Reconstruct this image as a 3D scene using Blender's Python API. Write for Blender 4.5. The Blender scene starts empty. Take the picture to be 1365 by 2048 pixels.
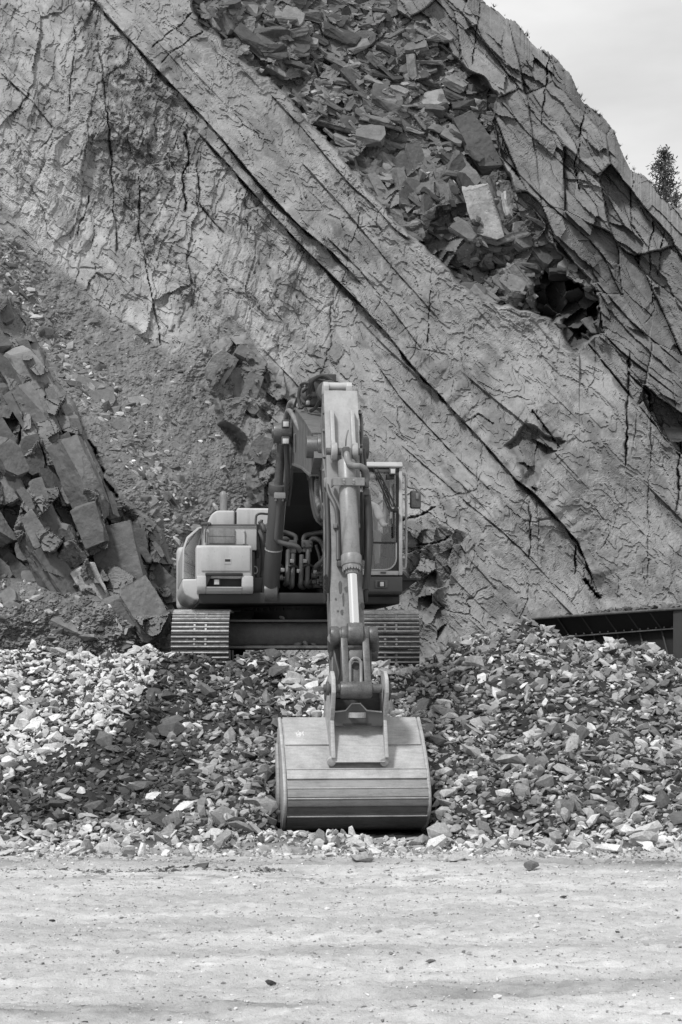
import bpy, bmesh, math, random
import numpy as np
from mathutils import Vector, Matrix, Quaternion

R = math.radians
random.seed(7)
rng = np.random.default_rng(11)
S = bpy.context.scene
COL = S.collection

# ------------------------------------------------------------------ camera
F, HX, HY, CZ = 3750.0, 682.5, 1330.0, 1.85      # focal length in photo pixels, principal column, horizon row, eye height
cam = bpy.data.cameras.new('camera')
cam.sensor_fit = 'VERTICAL'
cam.sensor_height = 36.0
cam.lens = 36.0 * F / 2048.0
cam.shift_y = (HY - 1024.0) / 2048.0
cam.clip_start = 0.1
cam.clip_end = 2000.0
camo = bpy.data.objects.new('camera', cam)
COL.objects.link(camo)
camo.location = (0, 0, CZ)
camo.rotation_euler = (R(90), 0, 0)
S.camera = camo

# ------------------------------------------------------------------ light
SUN_EL, SUN_AZ = 52.0, 215.0                     # azimuth measured clockwise from +Y: behind the viewer, to the left
sd = bpy.data.lights.new('sun', 'SUN')
sd.energy = 3.1
sd.angle = R(8)
sd.color = (1, 1, 1)
so = bpy.data.objects.new('sun', sd)
COL.objects.link(so)
az, el = R(SUN_AZ), R(SUN_EL)
sdir = Vector((math.sin(az) * math.cos(el), math.cos(az) * math.cos(el), math.sin(el)))
so.rotation_euler = (-sdir).to_track_quat('-Z', 'Y').to_euler()
so.location = (-8, -8, 25)

W = bpy.data.worlds.new('World')
S.world = W
W.use_nodes = True
nt = W.node_tree
nt.nodes.clear()
def N(t, **kw):
    n = nt.nodes.new(t)
    for k, v in kw.items():
        setattr(n, k, v)
    return n
sky = N('ShaderNodeTexSky', sky_type='NISHITA', sun_disc=False, sun_elevation=el, sun_rotation=az)
bw = N('ShaderNodeRGBToBW')
tc = N('ShaderNodeTexCoord')
mp = N('ShaderNodeMapping')
mp.inputs['Scale'].default_value = (3.0, 3.0, 9.0)
no = N('ShaderNodeTexNoise')
no.inputs['Scale'].default_value = 1.6
no.inputs['Detail'].default_value = 7
no.inputs['Roughness'].default_value = 0.5
mr = N('ShaderNodeMapRange')
mr.inputs['From Min'].default_value = 0.3
mr.inputs['From Max'].default_value = 0.7
mr.inputs['To Min'].default_value = 5.1
mr.inputs['To Max'].default_value = 7.6
mx = N('ShaderNodeMix', data_type='FLOAT')
mx.inputs[0].default_value = 0.92                # cloud cover
bg = N('ShaderNodeBackground')
bg.inputs['Strength'].default_value = 0.128
wo = N('ShaderNodeOutputWorld')
L = nt.links.new
L(sky.outputs[0], bw.inputs[0])
L(tc.outputs['Generated'], mp.inputs['Vector'])
L(mp.outputs[0], no.inputs['Vector'])
L(no.outputs[0], mr.inputs['Value'])
L(bw.outputs[0], mx.inputs[2])
L(mr.outputs[0], mx.inputs[3])
L(mx.outputs[0], bg.inputs['Color'])
L(bg.outputs[0], wo.inputs['Surface'])
S.view_settings.view_transform = 'Standard'
S.view_settings.look = 'None'
S.view_settings.exposure = 0.0
S.view_settings.gamma = 1.0
S.render.engine = 'CYCLES'
S.cycles.max_bounces = 6
S.cycles.diffuse_bounces = 3
S.cycles.transparent_max_bounces = 12

# ------------------------------------------------------------------ object helpers
def tag(o, label=None, cat=None, group=None, kind=None):
    if label: o['label'] = label
    if cat: o['category'] = cat
    if group: o['group'] = group
    if kind: o['kind'] = kind
    return o

def empty(name, loc, rz=0.0):
    o = bpy.data.objects.new(name, None)
    o.location = loc
    o.rotation_euler = (0, 0, rz)
    o.empty_display_size = 0.2
    COL.objects.link(o)
    return o

def at(px, py, Y):
    return Vector(((px - HX) * Y / F, Y, CZ + (HY - py) * Y / F))

def mesh_np(name, verts, faces, mat, attrs=None, smooth=False):
    """verts (n,3); faces (m,3) or (m,4)"""
    me = bpy.data.meshes.new(name)
    n, k = len(verts), faces.shape[1]
    me.vertices.add(n)
    me.vertices.foreach_set('co', np.ascontiguousarray(verts, dtype=np.float32).ravel())
    me.loops.add(len(faces) * k)
    me.loops.foreach_set('vertex_index', np.ascontiguousarray(faces, dtype=np.int32).ravel())
    me.polygons.add(len(faces))
    me.polygons.foreach_set('loop_start', np.arange(0, len(faces) * k, k, dtype=np.int32))
    me.polygons.foreach_set('use_smooth', np.full(len(faces), smooth, dtype=bool))
    for an, av in (attrs or {}).items():
        a = me.attributes.new(an, 'FLOAT', 'POINT')
        a.data.foreach_set('value', np.ascontiguousarray(av, dtype=np.float32).ravel())
    me.update(calc_edges=True)
    me.materials.append(mat)
    o = bpy.data.objects.new(name, me)
    COL.objects.link(o)
    return o

class MB:
    """collects shapes into one mesh"""
    def __init__(s):
        s.bm = bmesh.new()
        s.mi = 0
    def _done(s, faces):
        for f in faces:
            f.material_index = s.mi
    def hexa(s, p, bevel=0.0, seg=2):
        """p: 8 points, bottom ring then top ring"""
        bm = bmesh.new()
        v = [bm.verts.new(q) for q in p]
        for f in ((3, 2, 1, 0), (4, 5, 6, 7), (0, 1, 5, 4), (1, 2, 6, 5), (2, 3, 7, 6), (3, 0, 4, 7)):
            bm.faces.new([v[i] for i in f])
        return s._merge(bm, bevel, seg)
    def _merge(s, bm, bevel=0.0, seg=2, M=None):
        bmesh.ops.recalc_face_normals(bm, faces=bm.faces)
        if bevel > 0:
            bmesh.ops.bevel(bm, geom=bm.edges[:], offset=bevel, segments=seg, profile=0.5, affect='EDGES', clamp_overlap=True)
        if M is not None:
            bmesh.ops.transform(bm, matrix=M, verts=bm.verts)
        mp_ = {}
        for v in bm.verts:
            mp_[v] = s.bm.verts.new(v.co)
        fs = []
        for f in bm.faces:
            try:
                fs.append(s.bm.faces.new([mp_[v] for v in f.verts]))
            except ValueError:
                pass
        s._done(fs)
        bm.free()
        return s
    def box(s, x0, x1, y0, y1, z0, z1, bevel=0.0, seg=2, M=None):
        bm = bmesh.new()
        v = [bm.verts.new(q) for q in ((x0, y0, z0), (x1, y0, z0), (x1, y1, z0), (x0, y1, z0),
                                       (x0, y0, z1), (x1, y0, z1), (x1, y1, z1), (x0, y1, z1))]
        for f in ((3, 2, 1, 0), (4, 5, 6, 7), (0, 1, 5, 4), (1, 2, 6, 5), (2, 3, 7, 6), (3, 0, 4, 7)):
            bm.faces.new([v[i] for i in f])
        return s._merge(bm, bevel, seg, M)
    def prism(s, yz, x0, x1, bevel=0.0, seg=2):
        """(y,z) outline pushed along x"""
        bm = bmesh.new()
        a = [bm.verts.new((x0, y, z)) for y, z in yz]
        b = [bm.verts.new((x1, y, z)) for y, z in yz]
        n = len(yz)
        bm.faces.new(a)
        bm.faces.new(b[::-1])
        for i in range(n):
            j = (i + 1) % n
            bm.faces.new([a[i], b[i], b[j], a[j]])
        return s._merge(bm, bevel, seg)
    def prism_xz(s, xz, y0, y1, bevel=0.0, seg=2):
        bm = bmesh.new()
        a = [bm.verts.new((x, y0, z)) for x, z in xz]
        b = [bm.verts.new((x, y1, z)) for x, z in xz]
        n = len(xz)
        bm.faces.new(a)
        bm.faces.new(b[::-1])
        for i in range(n):
            j = (i + 1) % n
            bm.faces.new([a[i], b[i], b[j], a[j]])
        return s._merge(bm, bevel, seg)
    def cyl(s, p0, p1, r0, r1=None, n=20, bevel=0.0):
        r1 = r0 if r1 is None else r1
        p0, p1 = Vector(p0), Vector(p1)
        d = (p1 - p0).normalized()
        q = d.to_track_quat('Z', 'Y').to_matrix()
        bm = bmesh.new()
        A, B = [], []
        for i in range(n):
            t = 2 * math.pi * i / n
            e = q @ Vector((math.cos(t), math.sin(t), 0))
            A.append(bm.verts.new(p0 + e * r0))
            B.append(bm.verts.new(p1 + e * r1))
        bm.faces.new(A[::-1])
        bm.faces.new(B)
        for i in range(n):
            j = (i + 1) % n
            bm.faces.new([A[i], A[j], B[j], B[i]])
        if bevel > 0:
            es = [e for e in bm.edges if (e.verts[0] in A and e.verts[1] in A) or (e.verts[0] in B and e.verts[1] in B)]
            bmesh.ops.bevel(bm, geom=es, offset=bevel, segments=2, profile=0.5, affect='EDGES', clamp_overlap=True)
        return s._merge(bm)
    def tube(s, pts, r, n=10, sub=6, smooth=True):
        P = [Vector(p) for p in pts]
        if smooth and len(P) > 2:
            Q = []
            E = [P[0] * 2 - P[1]] + P + [P[-1] * 2 - P[-2]]
            for i in range(1, len(E) - 2):
                a, b, c, d = E[i - 1], E[i], E[i + 1], E[i + 2]
                for k in range(sub):
                    t = k / sub
                    Q.append(0.5 * ((2 * b) + (c - a) * t + (2 * a - 5 * b + 4 * c - d) * t * t + (3 * b - a - 3 * c + d) * t ** 3))
            Q.append(P[-1])
            P = Q
        bm = bmesh.new()
        rings = []
        up = None
        for i, p in enumerate(P):
            t = (P[min(i + 1, len(P) - 1)] - P[max(i - 1, 0)]).normalized()
            if up is None:
                up = t.orthogonal().normalized()
            up = (up - t * up.dot(t)).normalized()
            w = t.cross(up)
            rr = r[i * (len(r) - 1) // max(1, len(P) - 1)] if isinstance(r, (list, tuple)) else r
            rings.append([bm.verts.new(p + (up * math.cos(2 * math.pi * k / n) + w * math.sin(2 * math.pi * k / n)) * rr) for k in range(n)])
        for a, b in zip(rings, rings[1:]):
            for k in range(n):
                bm.faces.new([a[k], a[(k + 1) % n], b[(k + 1) % n], b[k]])
        bm.faces.new(rings[0][::-1])
        bm.faces.new(rings[-1])
        return s._merge(bm)
    def ball(s, c, r, seg=16, sc=(1, 1, 1)):
        bm = bmesh.new()
        bmesh.ops.create_uvsphere(bm, u_segments=seg, v_segments=seg // 2 + 2, radius=r)
        return s._merge(bm, M=Matrix.Translation(c) @ Matrix.Diagonal((*sc, 1)))
    def islands(s, gap=0.012):
        """vertex sets of the pieces that stand apart"""
        seen, out = set(), []
        for v in s.bm.verts:
            if v in seen: continue
            st, comp = [v], []
            seen.add(v)
            while st:
                a = st.pop(); comp.append(a)
                for e in a.link_edges:
                    b = e.other_vert(a)
                    if b not in seen: seen.add(b); st.append(b)
            out.append(comp)
        bb = [([min(v.co[i] for v in c) - gap for i in range(3)], [max(v.co[i] for v in c) + gap for i in range(3)]) for c in out]
        par = list(range(len(out)))
        def find(i):
            while par[i] != i: i = par[i]
            return i
        for i in range(len(out)):
            for j in range(i):
                if all(bb[i][0][k] < bb[j][1][k] and bb[j][0][k] < bb[i][1][k] for k in range(3)): par[find(i)] = find(j)
        grp = {}
        for i, c in enumerate(out): grp.setdefault(find(i), []).extend(c)
        return list(grp.values())
    def build_each(s, name, mats, parent=None, M=None, angle=32):
        s.bm.verts.ensure_lookup_table()
        gs = s.islands()
        last = None
        for g in gs:
            gset = set(g)
            m2 = MB()
            mp_ = {v: m2.bm.verts.new(v.co) for v in g}
            for f in s.bm.faces:
                if f.verts[0] in gset:
                    m2.bm.faces.new([mp_[v] for v in f.verts]).material_index = f.material_index
            last = m2.build(name, mats, parent, M, angle)
        s.bm.free()
        return last
    def build(s, name, mats, parent=None, M=None, angle=32):
        if M is not None:
            bmesh.ops.transform(s.bm, matrix=M, verts=s.bm.verts)
        me = bpy.data.meshes.new(name)
        s.bm.to_mesh(me)
        s.bm.free()
        for m in (mats if isinstance(mats, (list, tuple)) else [mats]):
            me.materials.append(m)
        me.polygons.foreach_set('use_smooth', [True] * len(me.polygons))
        me.set_sharp_from_angle(angle=R(angle))
        o = bpy.data.objects.new(name, me)
        COL.objects.link(o)
        if parent is not None:
            o.parent = parent
        return o

# ------------------------------------------------------------------ materials
class MT:
    def __init__(s, name):
        s.m = bpy.data.materials.new(name)
        s.m.use_nodes = True
        s.nt = s.m.node_tree
        s.nt.nodes.clear()
        s.out = s.nt.nodes.new('ShaderNodeOutputMaterial')
        s.co = s.nt.nodes.new('ShaderNodeTexCoord').outputs['Object']
    def n(s, t, ins=None, **kw):
        nd = s.nt.nodes.new(t)
        for k, v in kw.items():
            setattr(nd, k, v)
        for k, v in (ins or {}).items():
            s.set(nd.inputs[k], v)
        return nd
    def set(s, sock, v):
        if isinstance(v, bpy.types.NodeSocket):
            s.nt.links.new(v, sock)
        elif isinstance(v, (int, float)) and sock.type == 'RGBA':
            sock.default_value = (v, v, v, 1)
        else:
            sock.default_value = v
    def map(s, scale=(1, 1, 1), rot=(0, 0, 0)):
        return s.n('ShaderNodeMapping', {'Vector': s.co, 'Scale': scale, 'Rotation': rot}).outputs[0]
    def noise(s, scale, detail=4, rough=0.55, vec=None, dist=0.0):
        return s.n('ShaderNodeTexNoise', {'Vector': vec or s.co, 'Scale': scale, 'Detail': detail, 'Roughness': rough, 'Distortion': dist}).outputs[0]
    def rng(s, v, a, b, c, d):
        return s.n('ShaderNodeMapRange', {'Value': v, 'From Min': a, 'From Max': b, 'To Min': c, 'To Max': d}).outputs[0]
    def math(s, op, a, b=0.0):
        nd = s.n('ShaderNodeMath', operation=op)
        s.set(nd.inputs[0], a)
        s.set(nd.inputs[1], b)
        return nd.outputs[0]
    def mix(s, f, a, b):
        nd = s.n('ShaderNodeMix', data_type='FLOAT')
        s.set(nd.inputs[0], f)
        s.set(nd.inputs[2], a)
        s.set(nd.inputs[3], b)
        return nd.outputs[0]
    def bump(s, h, strength=0.5, dist=0.02):
        return s.n('ShaderNodeBump', {'Height': h, 'Strength': strength, 'Distance': dist}).outputs[0]
    def pbr(s, col, rough=0.6, metal=0.0, normal=None, spec=0.5):
        b = s.n('ShaderNodeBsdfPrincipled', {'Base Color': col, 'Roughness': rough, 'Metallic': metal, 'Specular IOR Level': spec})
        if normal is not None:
            s.set(b.inputs['Normal'], normal)
        s.nt.links.new(b.outputs[0], s.out.inputs['Surface'])
        return s.m
    def attr(s, name, kind='GEOMETRY'):
        return s.n('ShaderNodeAttribute', attribute_type=kind, attribute_name=name).outputs['Fac']

def rock_mat(name, src, amp=0.35, bs=1.0, spec=0.25):
    m = MT(name)
    if src == 'attr':
        t = m.attr('tone')
    else:
        t = m.n('ShaderNodeObjectInfo').outputs['Color']
        t = m.n('ShaderNodeRGBToBW', {'Color': t}).outputs[0]
    n1 = m.noise(2.6 * bs, 6, 0.62)
    st = m.noise(3.0 * bs, 5, 0.6, vec=m.map((1.0, 1.0, 3.2), (0, R(48), 0)))
    n2 = m.noise(24 * bs, 5, 0.65)
    v = m.math('ADD', m.math('MULTIPLY', n1, 0.5), m.math('ADD', m.math('MULTIPLY', st, 0.3), m.math('MULTIPLY', n2, 0.2)))
    k = m.rng(v, 0.3, 0.7, 1 - amp, 1 + amp)
    col = m.math('MULTIPLY', t, k)
    h = m.math('ADD', m.math('MULTIPLY', n2, 0.6), m.math('MULTIPLY', m.noise(70 * bs, 3, 0.6), 0.25))
    return m.pbr(col, 0.82, 0, m.bump(h, 0.55, 0.025 / bs), spec)

def paint_mat(name, base, dirt=0.5, dust=0.30, rough=0.45, scale=1.0):
    """paint with caked dust, runs of grime, scuffs and chips"""
    m = MT(name)
    n1 = m.noise(2.3 * scale, 6, 0.65)
    drip = m.noise(6.0 * scale, 5, 0.65, vec=m.map((1, 1, 0.10)))
    n2 = m.noise(28 * scale, 5, 0.65)
    f = m.math('ADD', m.math('MULTIPLY', n1, 0.45), m.math('ADD', m.math('MULTIPLY', drip, 0.35), m.math('MULTIPLY', n2, 0.20)))
    col = m.mix(m.rng(f, 0.44, 0.66, 0.0, dirt), base, dust * base / 0.42 if base > 0.1 else dust * 0.35)
    gr = m.math('MULTIPLY', m.rng(drip, 0.52, 0.70, 0.0, 1.0), m.rng(m.noise(1.4 * scale, 3), 0.42, 0.62, 0.0, 0.75 * dirt))
    col = m.mix(gr, col, base * 0.35)
    spk = m.noise(46 * scale, 3, 0.6)
    col = m.mix(m.rng(spk, 0.64, 0.72, 0.0, 0.6), col, base * 0.45)
    scr = m.noise(9.0 * scale, 3, 0.7, vec=m.map((0.5, 0.5, 7.0), (0, R(20), 0)))
    col = m.mix(m.rng(scr, 0.66, 0.74, 0.0, 0.35), col, min(0.7, base * 1.9))
    ro = m.rng(f, 0.35, 0.65, rough - 0.12, rough + 0.3)
    return m.pbr(col, ro, 0, m.bump(n2, 0.12, 0.004))

M_CLIFF = rock_mat('slate_cliff', 'attr', 0.34, 1.0)
M_RUB = rock_mat('slate_rubble', 'attr', 0.5, 4.0)
M_STONE = rock_mat('slate_stone', 'obj', 0.5, 4.0)
M_SLAB = rock_mat('slate_slab', 'obj', 0.42, 1.6)

def ground_mat():
    m = MT('dusty_ground')
    t = m.attr('tone')
    n1 = m.noise(0.9, 7, 0.62, vec=m.map((0.45, 1.5, 1)))
    n2 = m.noise(9, 6, 0.7)
    n3 = m.noise(60, 4, 0.7)
    n4 = m.noise(190, 2, 0.6)
    v = m.math('ADD', m.math('MULTIPLY', n1, 0.35), m.math('ADD', m.math('MULTIPLY', n2, 0.3), m.math('ADD', m.math('MULTIPLY', n3, 0.2), m.math('MULTIPLY', n4, 0.15))))
    col = m.math('MULTIPLY', t, m.rng(v, 0.36, 0.64, 0.66, 1.3))
    h = m.math('ADD', m.math('MULTIPLY', n2, 0.5), m.math('ADD', m.math('MULTIPLY', n3, 0.35), m.math('MULTIPLY', n4, 0.15)))
    return m.pbr(col, 0.9, 0, m.bump(h, 0.9, 0.04), 0.2)
M_GROUND = ground_mat()

M_PAINT = paint_mat('grey_paint', 0.47, 0.55, 0.30, 0.42)
M_ARM = paint_mat('arm_paint', 0.245, 0.9, 0.11, 0.36)
M_FACE = paint_mat('arm_face_paint', 0.40, 0.7, 0.2, 0.45)
M_DARKP = paint_mat('dark_paint', 0.075, 0.6, 0.28, 0.5)
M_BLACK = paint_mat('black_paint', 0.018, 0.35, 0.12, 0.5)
M_HOSE = paint_mat('hose_rubber', 0.035, 0.5, 0.2, 0.45, 3)
M_RAM = paint_mat('ram_paint', 0.075, 0.7, 0.2, 0.3)
M_BOOM = paint_mat('boom_paint', 0.15, 0.7, 0.2, 0.42)
M_PIPE = paint_mat('pipe_paint', 0.085, 0.6, 0.35, 0.35, 3)

def steel(name, base, rough, metal, scale=10):
    m = MT(name)
    n1 = m.noise(scale, 6, 0.65)
    n2 = m.noise(scale * 8, 3, 0.6)
    v = m.math('ADD', m.math('MULTIPLY', n1, 0.65), m.math('MULTIPLY', n2, 0.35))
    return m.pbr(m.rng(v, 0.32, 0.68, base * 0.5, base * 1.5), m.rng(n1, 0.3, 0.7, rough - 0.12, rough + 0.15), metal, m.bump(n2, 0.15, 0.006))
M_STEEL = steel('dark_steel', 0.11, 0.45, 0.25)
M_PAD = steel('track_plate', 0.06, 0.6, 0.2, 22)
M_GROUSER = steel('worn_grouser', 0.42, 0.42, 0.35, 14)
M_CHROME = MT('chrome_rod').pbr(0.85, 0.2, 1.0)
M_BOLT = steel('bolt_steel', 0.3, 0.4, 0.4, 20)

def bucket_mat(name, base, streak):
    m = MT(name)
    n1 = m.noise(3.5, 6, 0.65)
    sc = m.noise(6.0, 5, 0.7, vec=m.map((0.9, 4, 7.0), (0, R(-14), 0)))
    n2 = m.noise(60, 3, 0.7)
    v = m.math('ADD', m.math('MULTIPLY', n1, 0.45), m.math('ADD', m.math('MULTIPLY', sc, 0.35 * streak), m.math('MULTIPLY', n2, 0.2)))
    col = m.rng(v, 0.32, 0.68, base * 0.5, base * 1.4)
    return m.pbr(col, 0.55, 0.1, m.bump(n2, 0.25, 0.006), 0.4)
M_BUCKET = bucket_mat('bucket_paint', 0.41, 0.9)
M_WEAR = bucket_mat('worn_strip', 0.20, 1.7)
M_BELLY_SHADE = bucket_mat('scraped_shaded_belly', 0.13, 1.7)  # scraped, and darkened to hold the shade of the down-facing belly
M_EDGE = bucket_mat('edge_highlight', 0.5, 0.6)  # pale colour for the light caught on worn strip edges

def glass_mat():
    m = MT('cab_glass')
    tr = m.n('ShaderNodeBsdfTransparent', {'Color': (0.93, 0.93, 0.93, 1)})
    gl = m.n('ShaderNodeBsdfGlossy', {'Color': (0.9, 0.9, 0.9, 1), 'Roughness': 0.03})
    fr = m.n('ShaderNodeFresnel', {'IOR': 1.5})
    f = m.math('ADD', m.math('MULTIPLY', fr.outputs[0], 1.0), 0.03)
    ms = m.n('ShaderNodeMixShader')
    m.set(ms.inputs[0], f)
    m.nt.links.new(tr.outputs[0], ms.inputs[1])
    m.nt.links.new(gl.outputs[0], ms.inputs[2])
    m.nt.links.new(ms.outputs[0], m.out.inputs['Surface'])
    return m.m
M_GLASS = glass_mat()
M_LENS = MT('lamp_lens').pbr(0.6, 0.15, 0.2)
M_SKIN = MT('skin').pbr(0.45, 0.5)
M_CLOTH = paint_mat('cloth', 0.62, 0.3, 0.3, 0.8, 4)
M_SHORTS = paint_mat('shorts_cloth', 0.08, 0.3, 0.2, 0.8, 4)
M_HAIR = MT('hair').pbr(0.04, 0.6)
M_SEAT = paint_mat('seat_fabric', 0.55, 0.3, 0.25, 0.8, 4)

# ------------------------------------------------------------------ numeric noise
def _hash(ix, iy, seed):
    h = (ix.astype(np.int64) * 374761393 + iy.astype(np.int64) * 668265263 + seed * 974634777) & 0xffffffff
    h = ((h ^ (h >> 13)) * 1274126177) & 0xffffffff
    h = ((h ^ (h >> 16)) * 2246822519) & 0xffffffff
    return (h ^ (h >> 15)) / 4294967296.0

def perlin(x, y, seed=0):
    x0, y0 = np.floor(x), np.floor(y)
    fx, fy = x - x0, y - y0
    u, v = fx * fx * fx * (fx * (fx * 6 - 15) + 10), fy * fy * fy * (fy * (fy * 6 - 15) + 10)
    def g(i, j):
        a = _hash(x0 + i, y0 + j, seed) * 2 * math.pi
        return np.cos(a) * (fx - i) + np.sin(a) * (fy - j)
    a = g(0, 0) * (1 - u) + g(1, 0) * u
    b = g(0, 1) * (1 - u) + g(1, 1) * u
    return (a * (1 - v) + b * v) * 1.41

def fbm(x, y, seed=0, octv=4, gain=0.5):
    s, a, f = 0, 1.0, 1.0
    for o in range(octv):
        s = s + a * perlin(x * f, y * f, seed + o * 17)
        a *= gain
        f *= 2.03
    return s

def worley(x, y, seed=0, jit=0.9):
    x0, y0 = np.floor(x), np.floor(y)
    d1 = np.full(x.shape, 9.0); d2 = d1.copy(); cx = np.zeros(x.shape); cy = cx.copy(); ci = cx.copy(); cj = cx.copy()
    for i in (-1, 0, 1):
        for j in (-1, 0, 1):
            a, b = x0 + i, y0 + j
            qx = a + 0.5 + jit * (_hash(a, b, seed) - 0.5)
            qy = b + 0.5 + jit * (_hash(a, b, seed + 5) - 0.5)
            d = np.hypot(x - qx, y - qy)
            m = d < d1
            d2 = np.where(m, d1, np.minimum(d2, d))
            cx = np.where(m, qx, cx); cy = np.where(m, qy, cy)
            ci = np.where(m, a, ci); cj = np.where(m, b, cj)
            d1 = np.where(m, d, d1)
    return d1, d2, cx, cy, ci, cj

def facets(x, y, seed, tilt=1.0):
    """tilted angular blocks: height, closeness to the gap between blocks, per-block random"""
    d1, d2, cx, cy, ci, cj = worley(x, y, seed)
    h = _hash(ci, cj, seed + 11) - 0.5
    gx = (_hash(ci, cj, seed + 12) - 0.5) * 2 * tilt
    gy = (_hash(ci, cj, seed + 13) - 0.5) * 2 * tilt
    return h + gx * (x - cx) + gy * (y - cy), d2 - d1, h + 0.5

def sstep(a, b, x):
    t = np.clip((x - a) / (b - a), 0, 1)
    return t * t * (3 - 2 * t)

def terrace(q, k, sharp=0.8):
    q = q * k
    f = np.floor(q)
    return (f + sstep(sharp, 1.0, q - f)) / k

def seg_dist(X, Y, pts):
    """distance to a polyline, signed: + on the upper right of a line running down-right; and position along it 0..1"""
    best = np.full(X.shape, 1e9); side = np.zeros(X.shape); par = np.zeros(X.shape)
    n = len(pts) - 1
    for k in range(n):
        (ax, ay), (bx_, by) = pts[k], pts[k + 1]
        dx, dy = bx_ - ax, by - ay
        l2 = dx * dx + dy * dy
        t = np.clip(((X - ax) * dx + (Y - ay) * dy) / l2, 0, 1)
        d = np.hypot(X - ax - t * dx, Y - ay - t * dy)
        m = d < best
        best = np.where(m, d, best)
        side = np.where(m, np.sign((X - ax) * dy - (Y - ay) * dx), side)
        par = np.where(m, (k + t) / n, par)
    return best, side, par

def poly_mask(X, Y, pts, soft):
    ins = np.zeros(X.shape, bool)
    n = len(pts)
    for i in range(n):
        (ax, ay), (bx_, by) = pts[i], pts[(i + 1) % n]
        if ay == by:
            continue
        c = ((ay > Y) != (by > Y)) & (X < (bx_ - ax) * (Y - ay) / (by - ay) + ax)
        ins ^= c
    d, _, _ = seg_dist(X, Y, pts + [pts[0]])
    d = np.where(ins, d, -d)
    return sstep(-soft, soft, d)

# ------------------------------------------------------------------ quarry face
gx = np.concatenate([np.linspace(-900, -400, 30)[:-1], np.arange(-400, -80, 4.0), np.arange(-80, 1446, 2.0), np.arange(1446, 1766, 4.0), np.linspace(1766, 2300, 30)])
gy = np.concatenate([np.linspace(-900, -60, 42)[:-1], np.arange(-60, 1345, 2.0), np.linspace(1345, 1500, 12)])
PX, PY = np.meshgrid(gx, gy)
wx = 9 * fbm(PX / 90, PY / 90, 101, 3) + 3 * fbm(PX / 22, PY / 22, 103, 2)
wy = 9 * fbm(PX / 90, PY / 90, 102, 3) + 3 * fbm(PX / 22, PY / 22, 104, 2)
QX, QY = PX + wx, PY + wy
TH = R(47)
Uc = PX * math.cos(TH) + PY * math.sin(TH)           # along the bedding, down to the right
Vc = PX * math.sin(TH) - PY * math.cos(TH)           # across it, up to the right
QU = QX * math.cos(TH) + QY * math.sin(TH)
QV = QX * math.sin(TH) - QY * math.cos(TH)

P_RUB = [(380, -90), (388, 8), (410, 56), (480, 118), (569, 190), (665, 297), (742, 385), (824, 477), (891, 533), (952, 595), (1055, 620), (1100, 640), (1147, 690),
         (1205, 665), (1185, 560), (1120, 500), (1080, 440), (1040, 390), (1010, 320), (985, 240), (1000, 190), (930, 130), (880, 70), (800, 20), (770, -90)]
P_RCL = [(770, -900), (770, -90), (800, 20), (880, 70), (930, 130), (1000, 190), (985, 240), (1010, 320), (1040, 390), (1080, 440), (1120, 500), (1185, 560), (1205, 665), (1147, 690),
         (1255, 785), (1365, 921), (1500, 1060), (2300, 1500), (2300, -900)]
P_SCR = [(-900, 200), (-80, 400), (0, 450), (67, 512), (128, 552), (195, 608), (260, 655), (330, 718), (365, 705), (395, 655), (418, 680), (425, 720), (418, 770),
         (440, 840), (492, 890), (505, 960), (480, 1040), (520, 1500), (-900, 1500)]
P_OUT = [(-900, 500), (-60, 590), (15, 598), (60, 650), (108, 762), (140, 800), (195, 930), (250, 1000), (320, 1060), (346, 1130), (350, 1260), (300, 1275), (250, 1240), (215, 1205), (130, 1172), (0, 1150), (-900, 1150)]
P_CLU = [(430, 690), (490, 680), (545, 740), (620, 800), (640, 1000), (560, 1040), (500, 1010), (470, 900), (430, 850), (415, 780)]
P_LW = [(-900, -900), (140, -900), (180, -20), (215, 31), (287, 108), (320, 144), (379, 246), (528, 410), (620, 505), (700, 590), (640, 720), (560, 740), (480, 640), (420, 640), (345, 715), (195, 600), (0, 410), (-900, 100)]
P_VEG = [(150, 30), (190, 40), (250, 120), (320, 150), (390, 260), (370, 380), (330, 430), (350, 520), (380, 640), (330, 520), (230, 430), (205, 330), (190, 200)]
P_NICHE = [(1008, 893), (1040, 880), (1056, 838), (1084, 868), (1130, 884), (1100, 904), (1086, 930), (1068, 985), (1046, 950), (1030, 915)]
P_CAVE = [(1060, 585), (1090, 540), (1130, 555), (1160, 575), (1190, 600), (1195, 650), (1160, 690), (1128, 655), (1085, 640)]
P_PATCH = [(806, 1045), (860, 1040), (900, 1060), (948, 1090), (925, 1130), (890, 1180), (890, 1260), (845, 1310), (800, 1290), (806, 1100)]

mRUB = poly_mask(QX, QY, P_RUB, 2.5)
mRCL = poly_mask(QX, QY, P_RCL, 5) * (1 - mRUB)
mSCR = poly_mask(QX, QY, P_SCR, 10)
mOUT = poly_mask(QX * 0.5 + PX * 0.5, QY * 0.5 + PY * 0.5, P_OUT, 4)
mSCR = mSCR * (1 - mOUT)
mLW = poly_mask(QX, QY, P_LW, 10) * (1 - mSCR) * (1 - mOUT)
mVEG = poly_mask(QX + 2 * wx, QY + 2 * wy, P_VEG, 45)
mNIC = poly_mask(QX, QY, P_NICHE, 5)
mCAV = poly_mask(QX + 1.5 * wx, QY + 1.5 * wy, P_CAVE, 4)
mCLU = poly_mask(QX, QY, P_CLU, 14)
mPAT = poly_mask(QX, QY, P_PATCH, 12)
ROCK = 1 - mSCR
SLAB = np.clip(ROCK - mRUB - mOUT, 0, 1)
MAIN = np.clip(SLAB - mRCL - mLW, 0, 1)

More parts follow.
